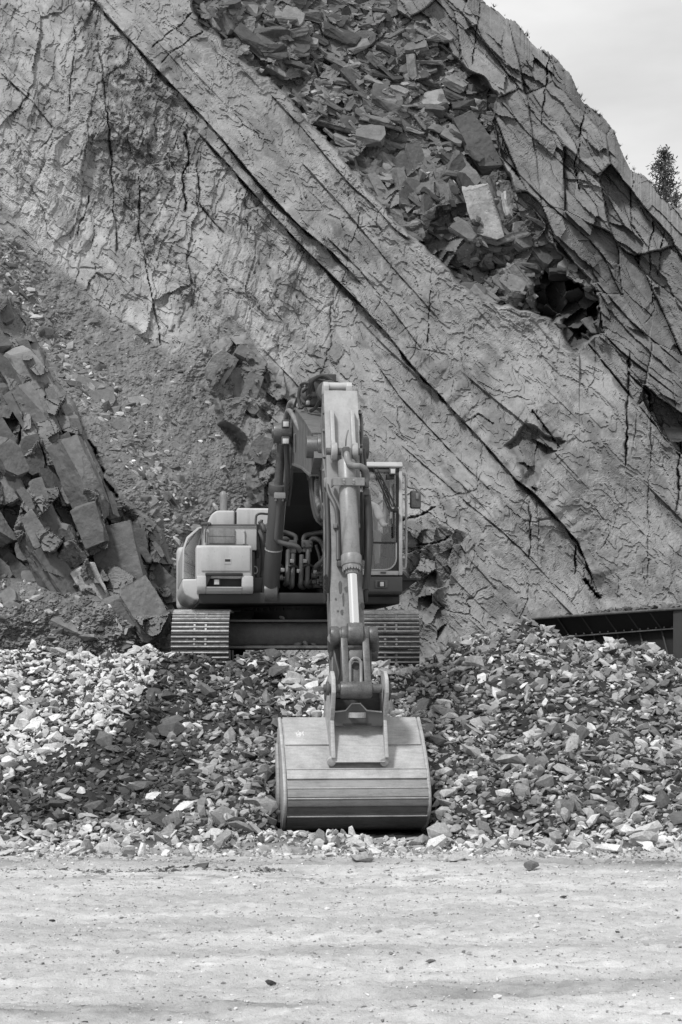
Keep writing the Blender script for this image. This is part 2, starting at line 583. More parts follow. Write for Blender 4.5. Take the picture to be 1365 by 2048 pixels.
D = 32.8 + 7.0 * (1300 - PY) / 1300 + 1.7 * (PX - HX) / HX
D += 0.8 * fbm(PX / 560, PY / 560, 1, 2)
D += 0.14 * fbm(QU / 260, QV / 120, 2, 2) * ROCK

# stacked sheets: each lip stands proud on the upper right, then the sheet falls back
ph = Vc / 88.0 + 0.35 * fbm(Uc / 620, Vc / 200, 5, 2)
fr = ph - np.floor(ph)
live = sstep(0.0, 0.5, perlin(Uc / 260, np.floor(ph) * 7.3, 6))
D -= 0.15 * live * np.exp(-fr * 3.0) * sstep(0, 0.025, fr) * (MAIN + 0.35 * mLW)
ph = Vc / 31.0 + 0.35 * fbm(Uc / 420, Vc / 90, 7, 2)
fr = ph - np.floor(ph)
live = sstep(0.2, 0.6, perlin(Uc / 150, np.floor(ph) * 5.1, 8))
D -= 0.055 * live * np.exp(-fr * 2.5) * sstep(0, 0.07, fr) * (MAIN + 1.5 * mRCL + 0.5 * mLW)

# flaked surface: shallow conchoidal terraces
q = fbm(QU / 95, QV / 48, 21, 4, 0.55)
D -= 0.075 * terrace(q, 2.2, 0.95) * SLAB * (1 - 0.5 * mRCL)
q = fbm(QU / 34, QV / 20, 22, 4, 0.6)
rough = sstep(-0.35, 0.5, fbm(PX / 140, PY / 140, 23, 2))
D -= 0.015 * terrace(q, 2.2, 0.92) * SLAB * (0.1 + 0.9 * rough)
q = fbm(QU / 70, QV / 9, 26, 4, 0.6)
D -= 0.022 * terrace(q, 2.4, 0.8) * SLAB * (0.25 + 0.75 * sstep(-0.3, 0.5, fbm(QU / 200, QV / 80, 27, 2)))
q = fbm(QX / 13, QY / 10, 24, 3, 0.6)
D -= 0.009 * terrace(q, 2.2, 0.86) * SLAB * (0.1 + 0.9 * rough)
D += 0.006 * fbm(PX / 5, PY / 5, 25, 2) * ROCK
# hairline joints: long along the bedding, short across it
_, gap, _ = facets((QU + 0.35 * QV + 0.6 * wx) / 190, QV / 62, 28, 0.1)
D += 0.07 * np.exp(-(gap / 0.013) ** 2) * MAIN * sstep(-0.05, 0.5, fbm(PX / 90, PY / 90, 29, 2))
_, gap, _ = facets((QX + 0.12 * QY) / 75, QY / 160, 30, 0.1)
D += 0.08 * np.exp(-(gap / 0.018) ** 2) * (MAIN + mLW) * sstep(0.1, 0.6, fbm(PX / 110, PY / 110, 129, 2))

# left wall: tall irregular ribs and hollows
q = fbm((QX + 0.25 * QY) / 46, QY / 150, 31, 4, 0.55)
ruin = 0.25 + 0.75 * sstep(-0.25, 0.35, fbm(PX / 130, PY / 170, 36, 2) + 0.9 * mVEG)
D -= mLW * (0.08 * terrace(q, 1.8, 0.94) * ruin + 0.055 * q)
h, gap, rnd = facets((QX + 0.2 * QY) / 70, QY / 150, 33, 0.5)
D += mLW * (0.16 * h + 0.05 * np.exp(-gap * 40) * sstep(-0.2, 0.4, fbm(PX / 120, PY / 120, 34, 2)))
D += mVEG * (0.10 + 0.06 * fbm(QX / 26, QY / 26, 35, 4, 0.6)) * (1 - mSCR)

# right cliff: blocky, cut by steep joints
h, gap, rndR = facets((PX + 0.10 * PY + 0.35 * wx) / 105, (Vc + 0.3 * wy) / 72, 41, 0.85)
D += mRCL * (-0.75 * h + 0.06 * np.exp(-(gap / 0.025) ** 2))
h, gap, rndR2 = facets((PX + 0.15 * PY + 0.3 * wx) / 60, (Vc + 0.3 * wy) / 34, 43, 0.7)
D += mRCL * (-0.28 * h * sstep(-0.3, 0.3, fbm(PX / 160, PY / 160, 44, 2)))
h, gap, _ = facets(QU / 170, QV / 26, 42, 0.5)
D += mRCL * (-0.20 * h)
D += mRCL * 0.5
# broken band: loose blocks and hollows
h1, gap1, rnd1 = facets((PX * 1.0 + PY * 0.25 + 0.4 * wx) / 74, (PY + 0.4 * wy) / 110, 51, 1.0)
h2, gap2, rnd2 = facets((PX * 0.8 - PY * 0.5 + 0.3 * wx) / 34, (PY * 0.8 + PX * 0.5) / 22, 52, 0.9)
low = sstep(250, 480, PY + 0.15 * PX - 60)
D += mRUB * (0.75 - 0.75 * h1 * (0.3 + 0.7 * low) - 0.22 * h2 - 0.35 * fbm(PX / 120, PY / 120, 53, 2) + 0.02 * fbm(PX / 6, PY / 6, 54, 2))
# rim of the big slab where the broken band lies behind it
d, sd_, par = seg_dist(QX, QY, P_RUB[1:13])
D -= 0.30 * np.exp(-d / 60) * (sd_ < 0) * (1 - mRUB) * (PX < 1160)
D += mCAV * (1.0 + 1.3 * h2 + 0.8 * h1)
hn, _, _ = facets((PX + 0.5 * PY + wx) / 46, (PY - 0.6 * PX + wy) / 40, 63, 1.3)
D += mNIC * (0.30 + 0.30 * hn) + 0.16 * np.exp(-((Uc - 1335) / 60) ** 2 - ((Vc - 163) / 26) ** 2)
h, gap, _ = facets((PX + 0.5 * wx) / 30, (PY + 0.4 * PX + 0.5 * wy) / 34, 61, 1.2)
D += mPAT * (0.10 - 0.27 * h)
h, gap, rndC = facets((PX + 0.3 * PY + 0.5 * wx) / 52, (PY - 0.5 * PX + 0.5 * wy) / 64, 64, 1.0)
D += mCLU * (1 - mSCR) * (-0.75 - 0.55 * h - 0.12 * fbm(QX / 20, QY / 20, 65, 3))

# scree
dS, _, _ = seg_dist(QX, QY, P_SCR[1:21])
SC = -0.0052 * dS - 1.4 * sstep(1090, 1230, PY) * sstep(420, 250, PX) \
     + 0.12 * fbm(PX / 150, PY / 150, 71, 3) * np.clip(dS / 60, 0, 1) + 0.07 * fbm(PX / 40, PY / 40, 72, 4, 0.6) + 0.022 * fbm(PX / 8, PY / 6, 73, 3, 0.7)
D += mSCR * SC
# near outcrop on the left: big slabs leaning with the bedding
h1o, gap1o, rnd1o = facets((PX * 0.8 - PY * 0.45 + 0.5 * wx) / 92, (PY * 0.8 + PX * 0.6 + 0.5 * wy) / 170, 81, 0.9)
h2o, gap2o, rnd2o = facets((PX * 0.9 + 0.5 * PY + 0.4 * wx) / 74, (PY - 0.5 * PX + 0.4 * wy) / 60, 82, 0.8)
h3o, _, _ = facets((PX * 0.9 - 0.3 * PY) / 40, (PY + 0.3 * PX) / 56, 85, 0.9)
OC = -0.0052 * dS - 0.75 - 1.25 * h1o - 0.5 * h2o - 0.25 * h3o - 0.10 * terrace(fbm(QX / 50, QY / 50, 83, 4), 2.4, 0.88) + 0.012 * fbm(PX / 6, PY / 6, 84, 2)
D += mOUT * OC

# named joints and ledges traced from the rock: (points, groove depth, groove half-width, lip height, lip length)
M1 = [(180, -10), (215, 31), (287, 108), (320, 144), (385, 212), (446, 279), (520, 368), (600, 452), (665, 505), (740, 585)]
M2 = [(379, 246), (461, 333), (528, 410), (620, 508), (700, 585), (775, 668), (830, 738), (880, 790), (924, 839), (974, 892), (1032, 959), (1065, 983), (1110, 1030), (1156, 1083), (1180, 1140), (1200, 1198)]
M3 = [(735, 700), (800, 793), (874, 872), (924, 925), (985, 985)]
M4 = [(800, 888), (883, 959), (928, 1000), (999, 1058), (1048, 1103), (1100, 1160)]
LINES = [
    (M1, 0.50, 3.5, 0.34, 34), (M2, 0.55, 4.0, 0.36, 40), (M3, 0.14, 1.6, 0.10, 25), (M4, 0.12, 1.6, 0.08, 25),
    ([(538, 185), (605, 256), (700, 369), (742, 405), (793, 461), (821, 480)], 0.22, 2.5, 0.12, 25),
    ([(600, 320), (700, 430), (790, 540), (880, 640)], 0.10, 2.0, 0.10, 30),
    ([(650, 470), (720, 540), (800, 640), (845, 700)], 0.12, 2.0, 0.08, 25),
    ([(303, 97), (345, 60), (390, 26)], 0.16, 2.0, 0, 1), ([(318, 128), (360, 95), (410, 56)], 0.16, 2.0, 0, 1),
    ([(0, 144), (67, 205), (113, 262)], 0.12, 2.0, 0.10, 20), ([(154, 51), (144, 144), (138, 228)], 0.16, 2.0, 0, 1),
    ([(195, 67), (213, 205), (231, 436), (236, 513)], 0.20, 3.0, 0, 1), ([(279, 328), (279, 461), (308, 615), (325, 700)], 0.22, 2.5, 0, 1),
    ([(369, 262), (379, 318), (367, 359), (372, 430)], 0.35, 3.5, 0, 1), ([(395, 320), (400, 410), (450, 470)], 0.2, 2.5, 0, 1),
    ([(180, 390), (154, 472)], 0.16, 2.5, 0, 1), ([(660, 600), (664, 690), (640, 760)], 0.12, 2.0, 0, 1),
    ([(862, 560), (856, 690)], 0.14, 1.8, 0, 1), ([(1259, 700), (1256, 830), (1250, 935)], 0.40, 2.8, 0, 1),
    ([(1305, 800), (1297, 1000), (1297, 1180)], 0.12, 1.8, 0, 1), ([(1361, 860), (1355, 1037)], 0.3, 2.5, 0, 1),
    ([(1168, 677), (1255, 785), (1310, 850), (1365, 921)], 0.30, 3.0, 0.0, 30), ([(1255, 745), (1300, 790), (1300, 830)], 0.5, 4, 0, 1),
    ([(1065, 818), (1095, 858), (1123, 897)], 0.35, 4.0, 0.2, 20), ([(925, 845), (960, 830), (990, 850)], 0.15, 2.5, 0, 1),
    ([(808, 1041), (845, 1030), (875, 1015)], 0.35, 3.5, 0, 1), ([(830, 1090), (880, 1085), (900, 1070)], 0.3, 3.0, 0, 1),
    ([(1168, 1157), (1185, 1180), (1201, 1199)], 0.7, 6, 0, 1), ([(1060, 1010), (1062, 1120)], 0.2, 2.2, 0, 1), ([(1152, 1090), (1150, 1150)], 0.3, 2.2, 0, 1),
    ([(962, -10), (955, 60), (942, 133)], 0.25, 1.6, 0, 1), ([(1101, 95), (1092, 170), (1083, 251)], 0.3, 1.6, 0, 1),
    ([(1173, 205), (1165, 251), (1150, 330), (1160, 385)], 0.3, 1.8, 0, 1), ([(1265, 330), (1263, 450), (1300, 500)], 0.22, 1.6, 0, 1),
    ([(1329, 460), (1316, 554)], 0.25, 1.6, 0, 1), ([(1310, 420), (1300, 500), (1308, 620), (1290, 650)], 0.22, 1.4, 0, 1),
    ([(1000, 200), (1060, 270), (1140, 340), (1200, 420)], 0.12, 1.4, 0.1, 20), ([(1010, 320), (1090, 400), (1180, 480), (1230, 540)], 0.15, 1.4, 0.12, 20), ([(940, 60), (1040, 150), (1100, 240)], 0.1, 1.4, 0.1, 20),
    ([(1190, 560), (1260, 640), (1365, 730)], 0.2, 1.6, 0.15, 25), ([(1160, 620), (1240, 700), (1365, 800)], 0.2, 1.6, 0.15, 25),
    # outcrop on the left
    ([(0, 980), (40, 880), (60, 780), (70, 760)], 0.7, 5, 0, 1), ([(75, 1145), (110, 1105), (150, 1060), (165, 1050)], 0.8, 6, 0, 1), ([(62, 815), (75, 860), (100, 960)], 0.4, 3, 0, 1),
    ([(90, 700), (96, 790), (80, 830)], 0.4, 3.5, 0, 1), ([(105, 905), (140, 940), (150, 990)], 0.35, 3, 0, 1), ([(200, 960), (215, 1040), (235, 1080), (270, 1110)], 0.6, 7, 0, 1),
    ([(60, 1110), (100, 1060), (120, 1010)], 0.3, 3, 0, 1), ([(140, 1185), (180, 1160), (215, 1200)], 0.6, 7, 0, 1), ([(255, 1090), (275, 1130), (270, 1180)], 0.25, 2.5, 0, 1), ([(300, 1060), (298, 1180)], 0.25, 2.5, 0, 1),
    ([(165, 870), (190, 900), (210, 960), (240, 1000)], 0.5, 6, 0, 1),
]
wob = 3.4 * fbm(PX / 40, PY / 40, 91, 5, 0.62)
for pts, gd, gw, lh, ll in LINES:
    xs = [p[0] for p in pts]; ys = [p[1] for p in pts]
    pad = 30 + 3.2 * ll
    j0, j1 = np.searchsorted(gx, min(xs) - pad), np.searchsorted(gx, max(xs) + pad)
    i0, i1 = np.searchsorted(gy, min(ys) - pad), np.searchsorted(gy, max(ys) + pad)
    sl = (slice(i0, i1), slice(j0, j1))
    kw_ = 0.45 if lh else 1.0
    X_, Y_ = PX[sl] + kw_ * wob[sl], PY[sl] + kw_ * wob[sl] * 0.7
    d, sgn, par = seg_dist(X_, Y_, pts)
    m = (0.55 + 0.45 * sstep(-0.3, 0.3, perlin(par * len(pts) * 2.1, par * 0 + gd * 31, 92))) * sstep(0, 0.06, par) * sstep(1.0, 0.94, par)
    wv = (0.35 + 0.42 * gw) * (0.5 + 0.9 * sstep(-0.4, 0.5, perlin(par * len(pts) * 3.3, par * 0 + gd * 57, 93)))
    if lh:
        wv2 = 2.6 * gw * sstep(-0.35, 0.6, perlin(par * len(pts) * 1.7, par * 0 + gd * 57, 93)) + 0.5
        D[sl] += 0.75 * gd * m * np.clip(1 - d / wv2, 0, 1) * (sgn < 0)
    else:
        D[sl] += gd * m * np.exp(-(d / wv) ** 2)
    if lh:
        D[sl] -= lh * m * np.exp(-d / ll) * sstep(-0.5, 1.0, d * sgn)

# skyline
rx = np.array([-900, 300, 700, 930, 975, 1010, 1060, 1110, 1140, 1165, 1200, 1230, 1250, 1262, 1300, 1365, 1500, 2300])
ry = np.array([-1300, -700, -300, -45, 2, 30, 75, 122, 155, 198, 232, 268, 310, 332, 372, 432, 560, 1150])
RY = np.interp(gx, rx, ry)
RY += 3.0 * fbm(gx / 30, gx * 0, 95, 3) + 16 * (np.floor(5 * perlin(gx / 42, gx * 0 + 3.3, 96)) / 5)
over = np.clip(RY[None, :] - PY, 0, None)
PYc = np.maximum(PY, RY[None, :])
idx_edge = np.clip(np.searchsorted(gy, RY), 0, len(gy) - 1)
Dedge = D[idx_edge, np.arange(len(gx))]
near = np.clip((PY - RY[None, :]) / 60, 0, 1)
D += np.where(over > 0, 0, 0.7 * (1 - near) ** 2)          # the crest rolls back
Dc = np.where(over > 0, Dedge[None, :] + 0.7 + over * 0.035, D)
VX = (PX - HX) * Dc / F
VZ = CZ + (HY - PYc) * Dc / F - np.where(over > 0, 0.15 * (Dc - Dedge[None, :]), 0)

tone = np.full(PX.shape, 0.25) * (1 + 0.10 * fbm(QU / 70, QV / 9, 210, 3, 0.6))
big = fbm(PX / 160, PY / 160, 201, 4, 0.6)
tone *= 1 + 0.16 * big
tone = tone * (1 - mLW) + mLW * 0.295 * (1 + 0.13 * big + 0.08 * fbm(QX / 12, QY / 40, 211, 3))
pale = poly_mask(QX, QY, [(0, 300), (60, 300), (200, 420), (300, 560), (370, 640), (345, 715), (195, 600), (0, 410)], 40) + poly_mask(QX, QY, [(455, 560), (500, 590), (610, 760), (560, 760), (490, 650)], 14)
tone *= 1 + 0.22 * np.clip(pale, 0, 1)
stain = sstep(0.0, 0.6, fbm(QU / 130, QV / 60, 203, 5, 0.66))
tone *= 1 - 0.36 * stain * SLAB
tone = tone * (1 - mVEG * 0.5 * sstep(-0.4, 0.25, fbm(QX / 28, QY / 28, 204, 3, 0.6)))
tone = tone * (1 - mRCL) + mRCL * 0.165 * (1 + 0.2 * big + 0.25 * (rndR - 0.5) + 0.2 * (rndR2 - 0.5) + 0.16 * fbm(QU / 60, QV / 7, 212, 3))
tone = tone * (1 - mRUB) + mRUB * 0.125 * (1 + 0.5 * (rnd2 - 0.5) + 0.5 * (rnd1 - 0.5))
tone = tone * (1 - mSCR) + mSCR * (0.165 * (1 + 0.25 * fbm(PX / 60, PY / 60, 205, 3) + 0.35 * fbm(PX / 7, PY / 5, 206, 2)))
tone = tone * (1 - mOUT) + mOUT * 0.15 * (1 + 0.4 * (rnd1o - 0.5) + 0.25 * big)
tone = tone * (1 - 0.3 * mCLU * (1 - mSCR) * (0.5 + rndC)) * (1 - 0.25 * mPAT) * (1 - 0.35 * mNIC) * (1 - 0.35 * mCAV)  # niche and cave darkened: shade of the hollows put into the tone
tone = np.clip(tone, 0.03, 0.5)

ni, nj = PX.shape
ids = np.arange(ni * nj).reshape(ni, nj)
fc = np.stack([ids[1:, :-1], ids[1:, 1:], ids[:-1, 1:], ids[:-1, :-1]], -1).reshape(-1, 4)
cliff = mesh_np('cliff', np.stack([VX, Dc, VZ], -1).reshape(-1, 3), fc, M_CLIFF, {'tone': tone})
tag(cliff, 'grey slate quarry face of tilted bedding slabs with rubble and scree', None, None, 'structure')

def depth(px, py):
    j = int(np.clip(np.searchsorted(gx, px), 0, nj - 1)); i = int(np.clip(np.searchsorted(gy, py), 0, ni - 1))
    return float(Dc[i, j])

# ------------------------------------------------------------------ ground
def crest(X):
    return np.interp(X, [-60, -8, -4.5, -2.5, -2.2, -1.5, -1.3, 0.2, 0.4, 1.05, 1.45, 2.4, 3.4, 4.5, 8, 60],
                     [1.5, 1.85, 1.96, 1.98, 1.74, 1.74, 1.90, 1.90, 1.76, 1.76, 2.10, 2.36, 2.18, 1.84, 1.5, 1.2])
def gheight(X, Y):
    X = np.asarray(X, float); Y = np.asarray(Y, float)
    foot = 18.9 + 0.35 * perlin(X / 1.7, X * 0 + 0.5, 301) + 0.15 * np.sin(X * 1.3)
    H = crest(X)
    s = np.clip((Y - foot) / (24.5 - foot), 0, 1)
    z = H * (0.85 * s + 0.15 * sstep(0, 1, s)) 
    lump = 0.16 * fbm(X / 1.3, Y / 1.3, 302, 3) * sstep(0, 0.15, s)
    z = z + lump * sstep(26.5, 24.8, Y)
    ridge = np.exp(-((X + 1.95 + (24.6 - Y) * 0.33) / 0.55) ** 2) * sstep(19.5, 21.5, Y) * sstep(24.9, 24.0, Y)
    z = z + 0.20 * ridge
    back = sstep(24.8, 27.5, Y)                                             # behind the crest the bench is level
    z = z * (1 - back) + back * np.where(X > 1.5, 1.25, 1.62)
    far = sstep(38, 60, Y)
    z = z * (1 - far) + far * 2.0
    buc = np.exp(-(np.clip(np.abs(X - 0.14) - 0.8, 0, None) / 0.12) ** 2) * np.exp(-(np.clip(np.abs(Y - 19.95) - 0.6, 0, None) / 0.2) ** 2)
    z = z * (1 - buc) + buc * np.minimum(z, 0.03)
    rough = 0.02 * fbm(X / 0.9, Y / 0.5, 303, 4, 0.55) + 0.010 * fbm(X / 0.12, Y / 0.09, 304, 3, 0.65) + 0.02 * terrace(fbm(X / 0.4, Y / 0.22, 305, 3, 0.6), 2.0, 0.8)
    rut = 0
    for y0, amp, sl in ((17.0, 0.03, 0.02), (17.55, 0.02, 0.03), (14.2, 0.015, 0.11), (12.6, 0.015, 0.13), (10.6, 0.03, 0.12), (11.1, 0.02, 0.12)):
        rut = rut - amp * np.exp(-((Y - y0 - sl * X - 0.1 * np.sin(X * 0.7 + y0)) / 0.10) ** 2)
    return z + rough + rut

ax = np.concatenate([-np.geomspace(220, 5.6, 36)[:-1], np.arange(-5.6, 5.6, 0.03), np.geomspace(5.6, 220, 36)])
ay = np.concatenate([np.linspace(-120, 8.5, 26)[:-1], np.arange(8.5, 18.5, 0.028), np.arange(18.5, 26, 0.06), np.linspace(26, 40, 30)[:-1], np.geomspace(40, 420, 18)])
GX, GY = np.meshgrid(ax, ay)
GZ = gheight(GX, GY)
gt = 0.57 * (1 + 0.12 * fbm(GX / 2.5, GY / 1.0, 311, 4) + 0.10 * fbm(GX / 0.35, GY / 0.12, 312, 3, 0.6))
def band(cx, cy, sl, w, x0, x1):
    return np.exp(-((GY - cy - sl * (GX - cx)) / w) ** 2) * sstep(x0 - 0.5, x0 + 0.3, GX) * sstep(x1 + 0.5, x1 - 0.3, GX)
gt *= 1 - 0.5 * band(-1.7, 10.05, 0.12, 0.2, -4, -0.3) * (0.5 + 0.5 * sstep(-0.3, 0.3, fbm(GX / 0.5, GY / 0.15, 313, 3)))
gr = 0.35 + 0.65 * sstep(-0.25, 0.3, fbm(GX / 0.28, GY / 0.16, 317, 4, 0.65))
gt *= 1 - 0.5 * band(1.0, 10.75, 0.36, 0.30, 0.4, 3.5) * (0.3 + 0.7 * gr)
gt *= 1 - 0.26 * band(0, 12.2, 0.14, 0.22, -4, 4) * gr
gt *= 1 - 0.22 * band(0, 13.6, 0.10, 0.18, -4, 1) * gr
gt *= 1 - 0.2 * band(0, 15.2, 0.05, 0.16, -2, 5) * gr
gt *= 1 - 0.16 * (1 - gr)
gt *= 1 - 0.6 * np.clip(1.3 * np.exp(-((GX - 3.3) / 0.9) ** 2 - ((GY - 17.5) / 0.35) ** 2), 0, 1) * (0.5 + 0.5 * gr)
gt *= 1 - 0.55 * band(-1.8, 16.95, 0.03, 0.10, -3.3, -0.7) * sstep(-0.25, 0.15, fbm(GX / 0.22, GY / 0.12, 314, 3))
gt *= 1 - 0.35 * band(-1.5, 16.3, 0.03, 0.14, -4.2, 1.0) * sstep(-0.25, 0.25, fbm(GX / 0.3, GY / 0.12, 315, 3))
gt *= 1 - 0.4 * np.exp(-((GY - 17.75 - 0.12 * np.sin(GX * 2.1)) / 0.28) ** 2) * gr
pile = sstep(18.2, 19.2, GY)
gt = gt * (1 - pile) + pile * 0.04 * (1 + 0.5 * fbm(GX / 0.12, GY / 0.12, 316, 2))  # heap base darkened to paint the shade in gaps between stones
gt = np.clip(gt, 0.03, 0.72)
ids = np.arange(GX.size).reshape(GX.shape)
fc = np.stack([ids[:-1, :-1], ids[:-1, 1:], ids[1:, 1:], ids[1:, :-1]], -1).reshape(-1, 4)
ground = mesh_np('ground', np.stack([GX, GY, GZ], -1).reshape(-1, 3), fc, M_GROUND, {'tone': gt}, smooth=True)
tag(ground, 'pale dusty quarry floor with tyre ruts and loose chips', None, None, 'structure')

# ------------------------------------------------------------------ stones
def stone_shape(r, flat=0.45, n_extra=4):
    bm = bmesh.new()
    n = r.integers(4, 7)
    a0 = r.uniform(0, 6.28)
    asp = r.uniform(0.36, 0.75)
    shx, shy = r.uniform(-0.12, 0.12, 2)
    for k in range(n):
        a = a0 + 2 * math.pi * (k + r.uniform(-0.3, 0.3)) / n
        rad = 0.5 * r.uniform(0.72, 1.05)
        tp, bt = r.uniform(0.45, 1.0), r.uniform(0.6, 1.0)
        x, y = math.cos(a) * rad, math.sin(a) * rad * asp
        bm.verts.new((x * tp + shx, y * tp + shy, flat * 0.5 * r.uniform(0.5, 1.0)))
        bm.verts.new((x * bt - shx, y * bt - shy, -flat * 0.5 * r.uniform(0.5, 1.0)))
    for k in range(n_extra):
        a = r.uniform(0, 6.28)
        bm.verts.new((math.cos(a) * 0.5, math.sin(a) * 0.5 * asp, flat * r.uniform(-0.2, 0.25)))
    g = bmesh.ops.convex_hull(bm, input=bm.verts)
    for v in [v for v in bm.verts if not v.link_faces]:
        bm.verts.remove(v)
    bmesh.ops.triangulate(bm, faces=bm.faces)
    bm.verts.ensure_lookup_table()
    bm.verts.index_update()
    V = np.array([v.co[:] for v in bm.verts])
    Fc = np.array([[v.index for v in f.verts] for f in bm.faces])
    bm.free()
    return V, Fc
TEMPL = [stone_shape(rng, f) for f in (0.26, 0.3, 0.34, 0.38, 0.42, 0.46, 0.5, 0.24, 0.3, 0.4, 0.45, 0.36, 0.2, 0.18, 0.28, 0.42, 0.55, 0.3, 0.23, 0.36)]
SLABT = [stone_shape(rng, f, 2) for f in (0.2, 0.25, 0.3, 0.35, 0.4, 0.22, 0.28, 0.5, 0.45, 0.6)]
def tri_mesh(name, T, mat):
    me = bpy.data.meshes.new(name)
    me.from_pydata(T[0].tolist(), [], T[1].tolist())
    me.materials.append(mat)
    return me
def fine_shape(r):
    bm = bmesh.new()
    for k in range(7): bm.verts.new((r.uniform(-0.5, 0.5), r.uniform(-0.32, 0.32), r.uniform(-0.18, 0.18)))
    bmesh.ops.convex_hull(bm, input=bm.verts)
    for v in [v for v in bm.verts if not v.link_faces]: bm.verts.remove(v)
    bmesh.ops.triangulate(bm, faces=bm.faces)
    bm.verts.index_update()
    V = np.array([v.co[:] for v in bm.verts]); Fc = np.array([[v.index for v in f.verts] for f in bm.faces])
    bm.free()
    return V, Fc
FINE = [fine_shape(rng) for _ in range(14)]
STONE_ME = [tri_mesh('stone', t, M_STONE) for t in TEMPL]
SLAB_ME = [tri_mesh('slab', t, M_SLAB) for t in SLABT]

def rotm(rx_, ry_, rz_):
    return np.array((Matrix.Rotation(rz_, 3, 'Z') @ Matrix.Rotation(ry_, 3, 'Y') @ Matrix.Rotation(rx_, 3, 'X')))

def stones_mesh(name, items, mat, templ):
    VV, FF, TT = [], [], []
    off = 0
    for (k, p, s, Rm, t) in items:
        V, Fc = templ[k]
        VV.append((V * s) @ Rm.T + p)
        FF.append(Fc + off)
        TT.append(np.full(len(V), t))
        off += len(V)
    return mesh_np(name, np.concatenate(VV), np.concatenate(FF), mat, {'tone': np.concatenate(TT)})

def stone_obj(name, me, p, s, Rm, t, label, cat, group=None):
    o = bpy.data.objects.new(name, me)
    M4 = Matrix(Rm.tolist()).to_4x4()
    o.matrix_world = Matrix.Translation(Vector([float(q) for q in p])) @ M4 @ Matrix.Diagonal((float(s), float(s), float(s), 1))
    o.color = (t, t, t, 1)
    COL.objects.link(o)
    tag(o, label, cat, group)
    return o

# the crushed heap
def heap_w(X, Y):
    return 22 * perlin(X * 1.7, Y * 1.7, 401) + 18 * perlin(X * 4.1, Y * 4.1, 402)
def heap_tone(X, Y, r, z, w):
    """dry dusty stones are pale, freshly dug damp ones dark"""
    px = HX + X * F / Y
    py = HY - (z - CZ) * F / Y
    light = 0.21
    if px < 560:
        lim = np.interp(px, [0, 120, 240, 330, 400, 480, 560], [1545, 1520, 1450, 1330, 1290, 1290, 1290]) + w
        light = 0.58 if py < lim else 0.095
        if py > 1640 + w: light = 0.3
        if py < lim and r.random() < 0.12: light = 0.2
        if 340 < px and py > 1320 and light < 0.2 and r.random() < 0.25: light = 0.36
        if px < 340 and light < 0.2 and r.random() < 0.10: light = 0.34
        if px > 400 and py > 1450 + w: light = 0.25
    else:
        dk = np.interp(px, [560, 660, 740, 850, 900, 1000, 1365], [0.40, 0.40, 0.40, 0.32, 0.24, 0.20, 0.19])
        light = dk * (1 + 0.5 * w / 30)
        if px > 850 and r.random() < 0.36: light = 0.38
    if py > 1665: light = 0.42
    return min(0.64, max(0.05, light * math.exp(r.normal(-0.03, 0.42))))
BX0, BX1, BY0, BY1 = -0.66, 0.95, 19.3, 20.95
heap = []
N_ST = 21000
aY = rng.uniform(18.0, 26.6, N_ST); aX = rng.uniform(-4.9, 4.9, N_ST) * aY / 24.0 * 1.12
aZ = gheight(aX, aY); aW = heap_w(aX, aY)
for i_ in range(N_ST):
    X, Y, Zg, Wn = float(aX[i_]), float(aY[i_]), float(aZ[i_]), float(aW[i_])
    if Y < 19.0 and rng.random() > (Y - 17.9) / 1.3: continue
    big_ = rng.random()
    s = 0.075 * math.exp(rng.normal(0, 0.5)) + 0.03
    if big_ > 0.965: s *= 1.8
    s = min(s, 0.42)
    if BX0 - s * 0.3 < X < BX1 + s * 0.3 and BY0 - s * 0.2 < Y < BY1: continue
    if Y > 24.75 and (-2.35 < X < -1.42 or 0.2 < X < 1.12) and Y < 29.5: continue
    if Y < 18.8: s *= 0.8
    z = Zg + s * rng.uniform(-0.05, 0.22)
    Rm = rotm(rng.normal(0.2, 0.55), rng.normal(0, 0.5), rng.uniform(0, 6.28))
    heap.append((int(rng.integers(len(TEMPL))), np.array((X, Y, z)), s, Rm, heap_tone(X, Y, rng, Zg, Wn)))
# a few bigger pieces lodged beside the bucket and along the foot
for px, py, wpx, t in ((512, 1660, 52, 0.40), (130, 1605, 42, 0.40), (545, 1555, 40, 0.4), (900, 1600, 50, 0.4), (885, 1490, 60, 0.12), (1040, 1690, 60, 0.33), (925, 1710, 60, 0.36), (880, 1672, 70, 0.36),
                       (725, 1712, 60, 0.3), (1290, 1690, 70, 0.38), (1160, 1690, 60, 0.36), (585, 1370, 50, 0.4), (945, 1508, 60, 0.34), (160, 1350, 40, 0.45), (255, 1560, 46, 0.14)):
    Y = 18.3
    for _k in range(60):
        Y = 17.5 + _k * 0.13
        X = (px - HX) * Y / F
        if CZ + (HY - py) * Y / F <= float(gheight(X, Y)) + 0.05: break
    s = wpx * Y / F
    heap.append((int(rng.integers(len(TEMPL))), np.array((X, Y, float(gheight(X, Y)) + 0.12 * s)), s, rotm(rng.normal(0.4, 0.25), rng.normal(0, 0.3), rng.uniform(-0.5, 0.5)), t))
def in_frame(p):
    px = HX + p[0] * F / p[1]
    return 0 < px < 1365
heap.sort(key=lambda q: -(q[2] / q[1][1]) * (1.0 if in_frame(q[1]) and q[1][1] < 24.9 else 0.01))
for (k, p, s, Rm, t) in heap[:300]:
    stone_obj('stone', STONE_ME[k], p, s, Rm, t, 'larger angular slate stone lying among the crushed stones of the heap', 'stone', 'large stones on the crushed slate heap')
fines = []
aY = 17.7 + 7.2 * rng.random(26000) ** 0.9; aX = rng.uniform(-4.9, 4.9, 26000) * aY / 24.0 * 1.12
aZ = gheight(aX, aY); aW = heap_w(aX, aY)
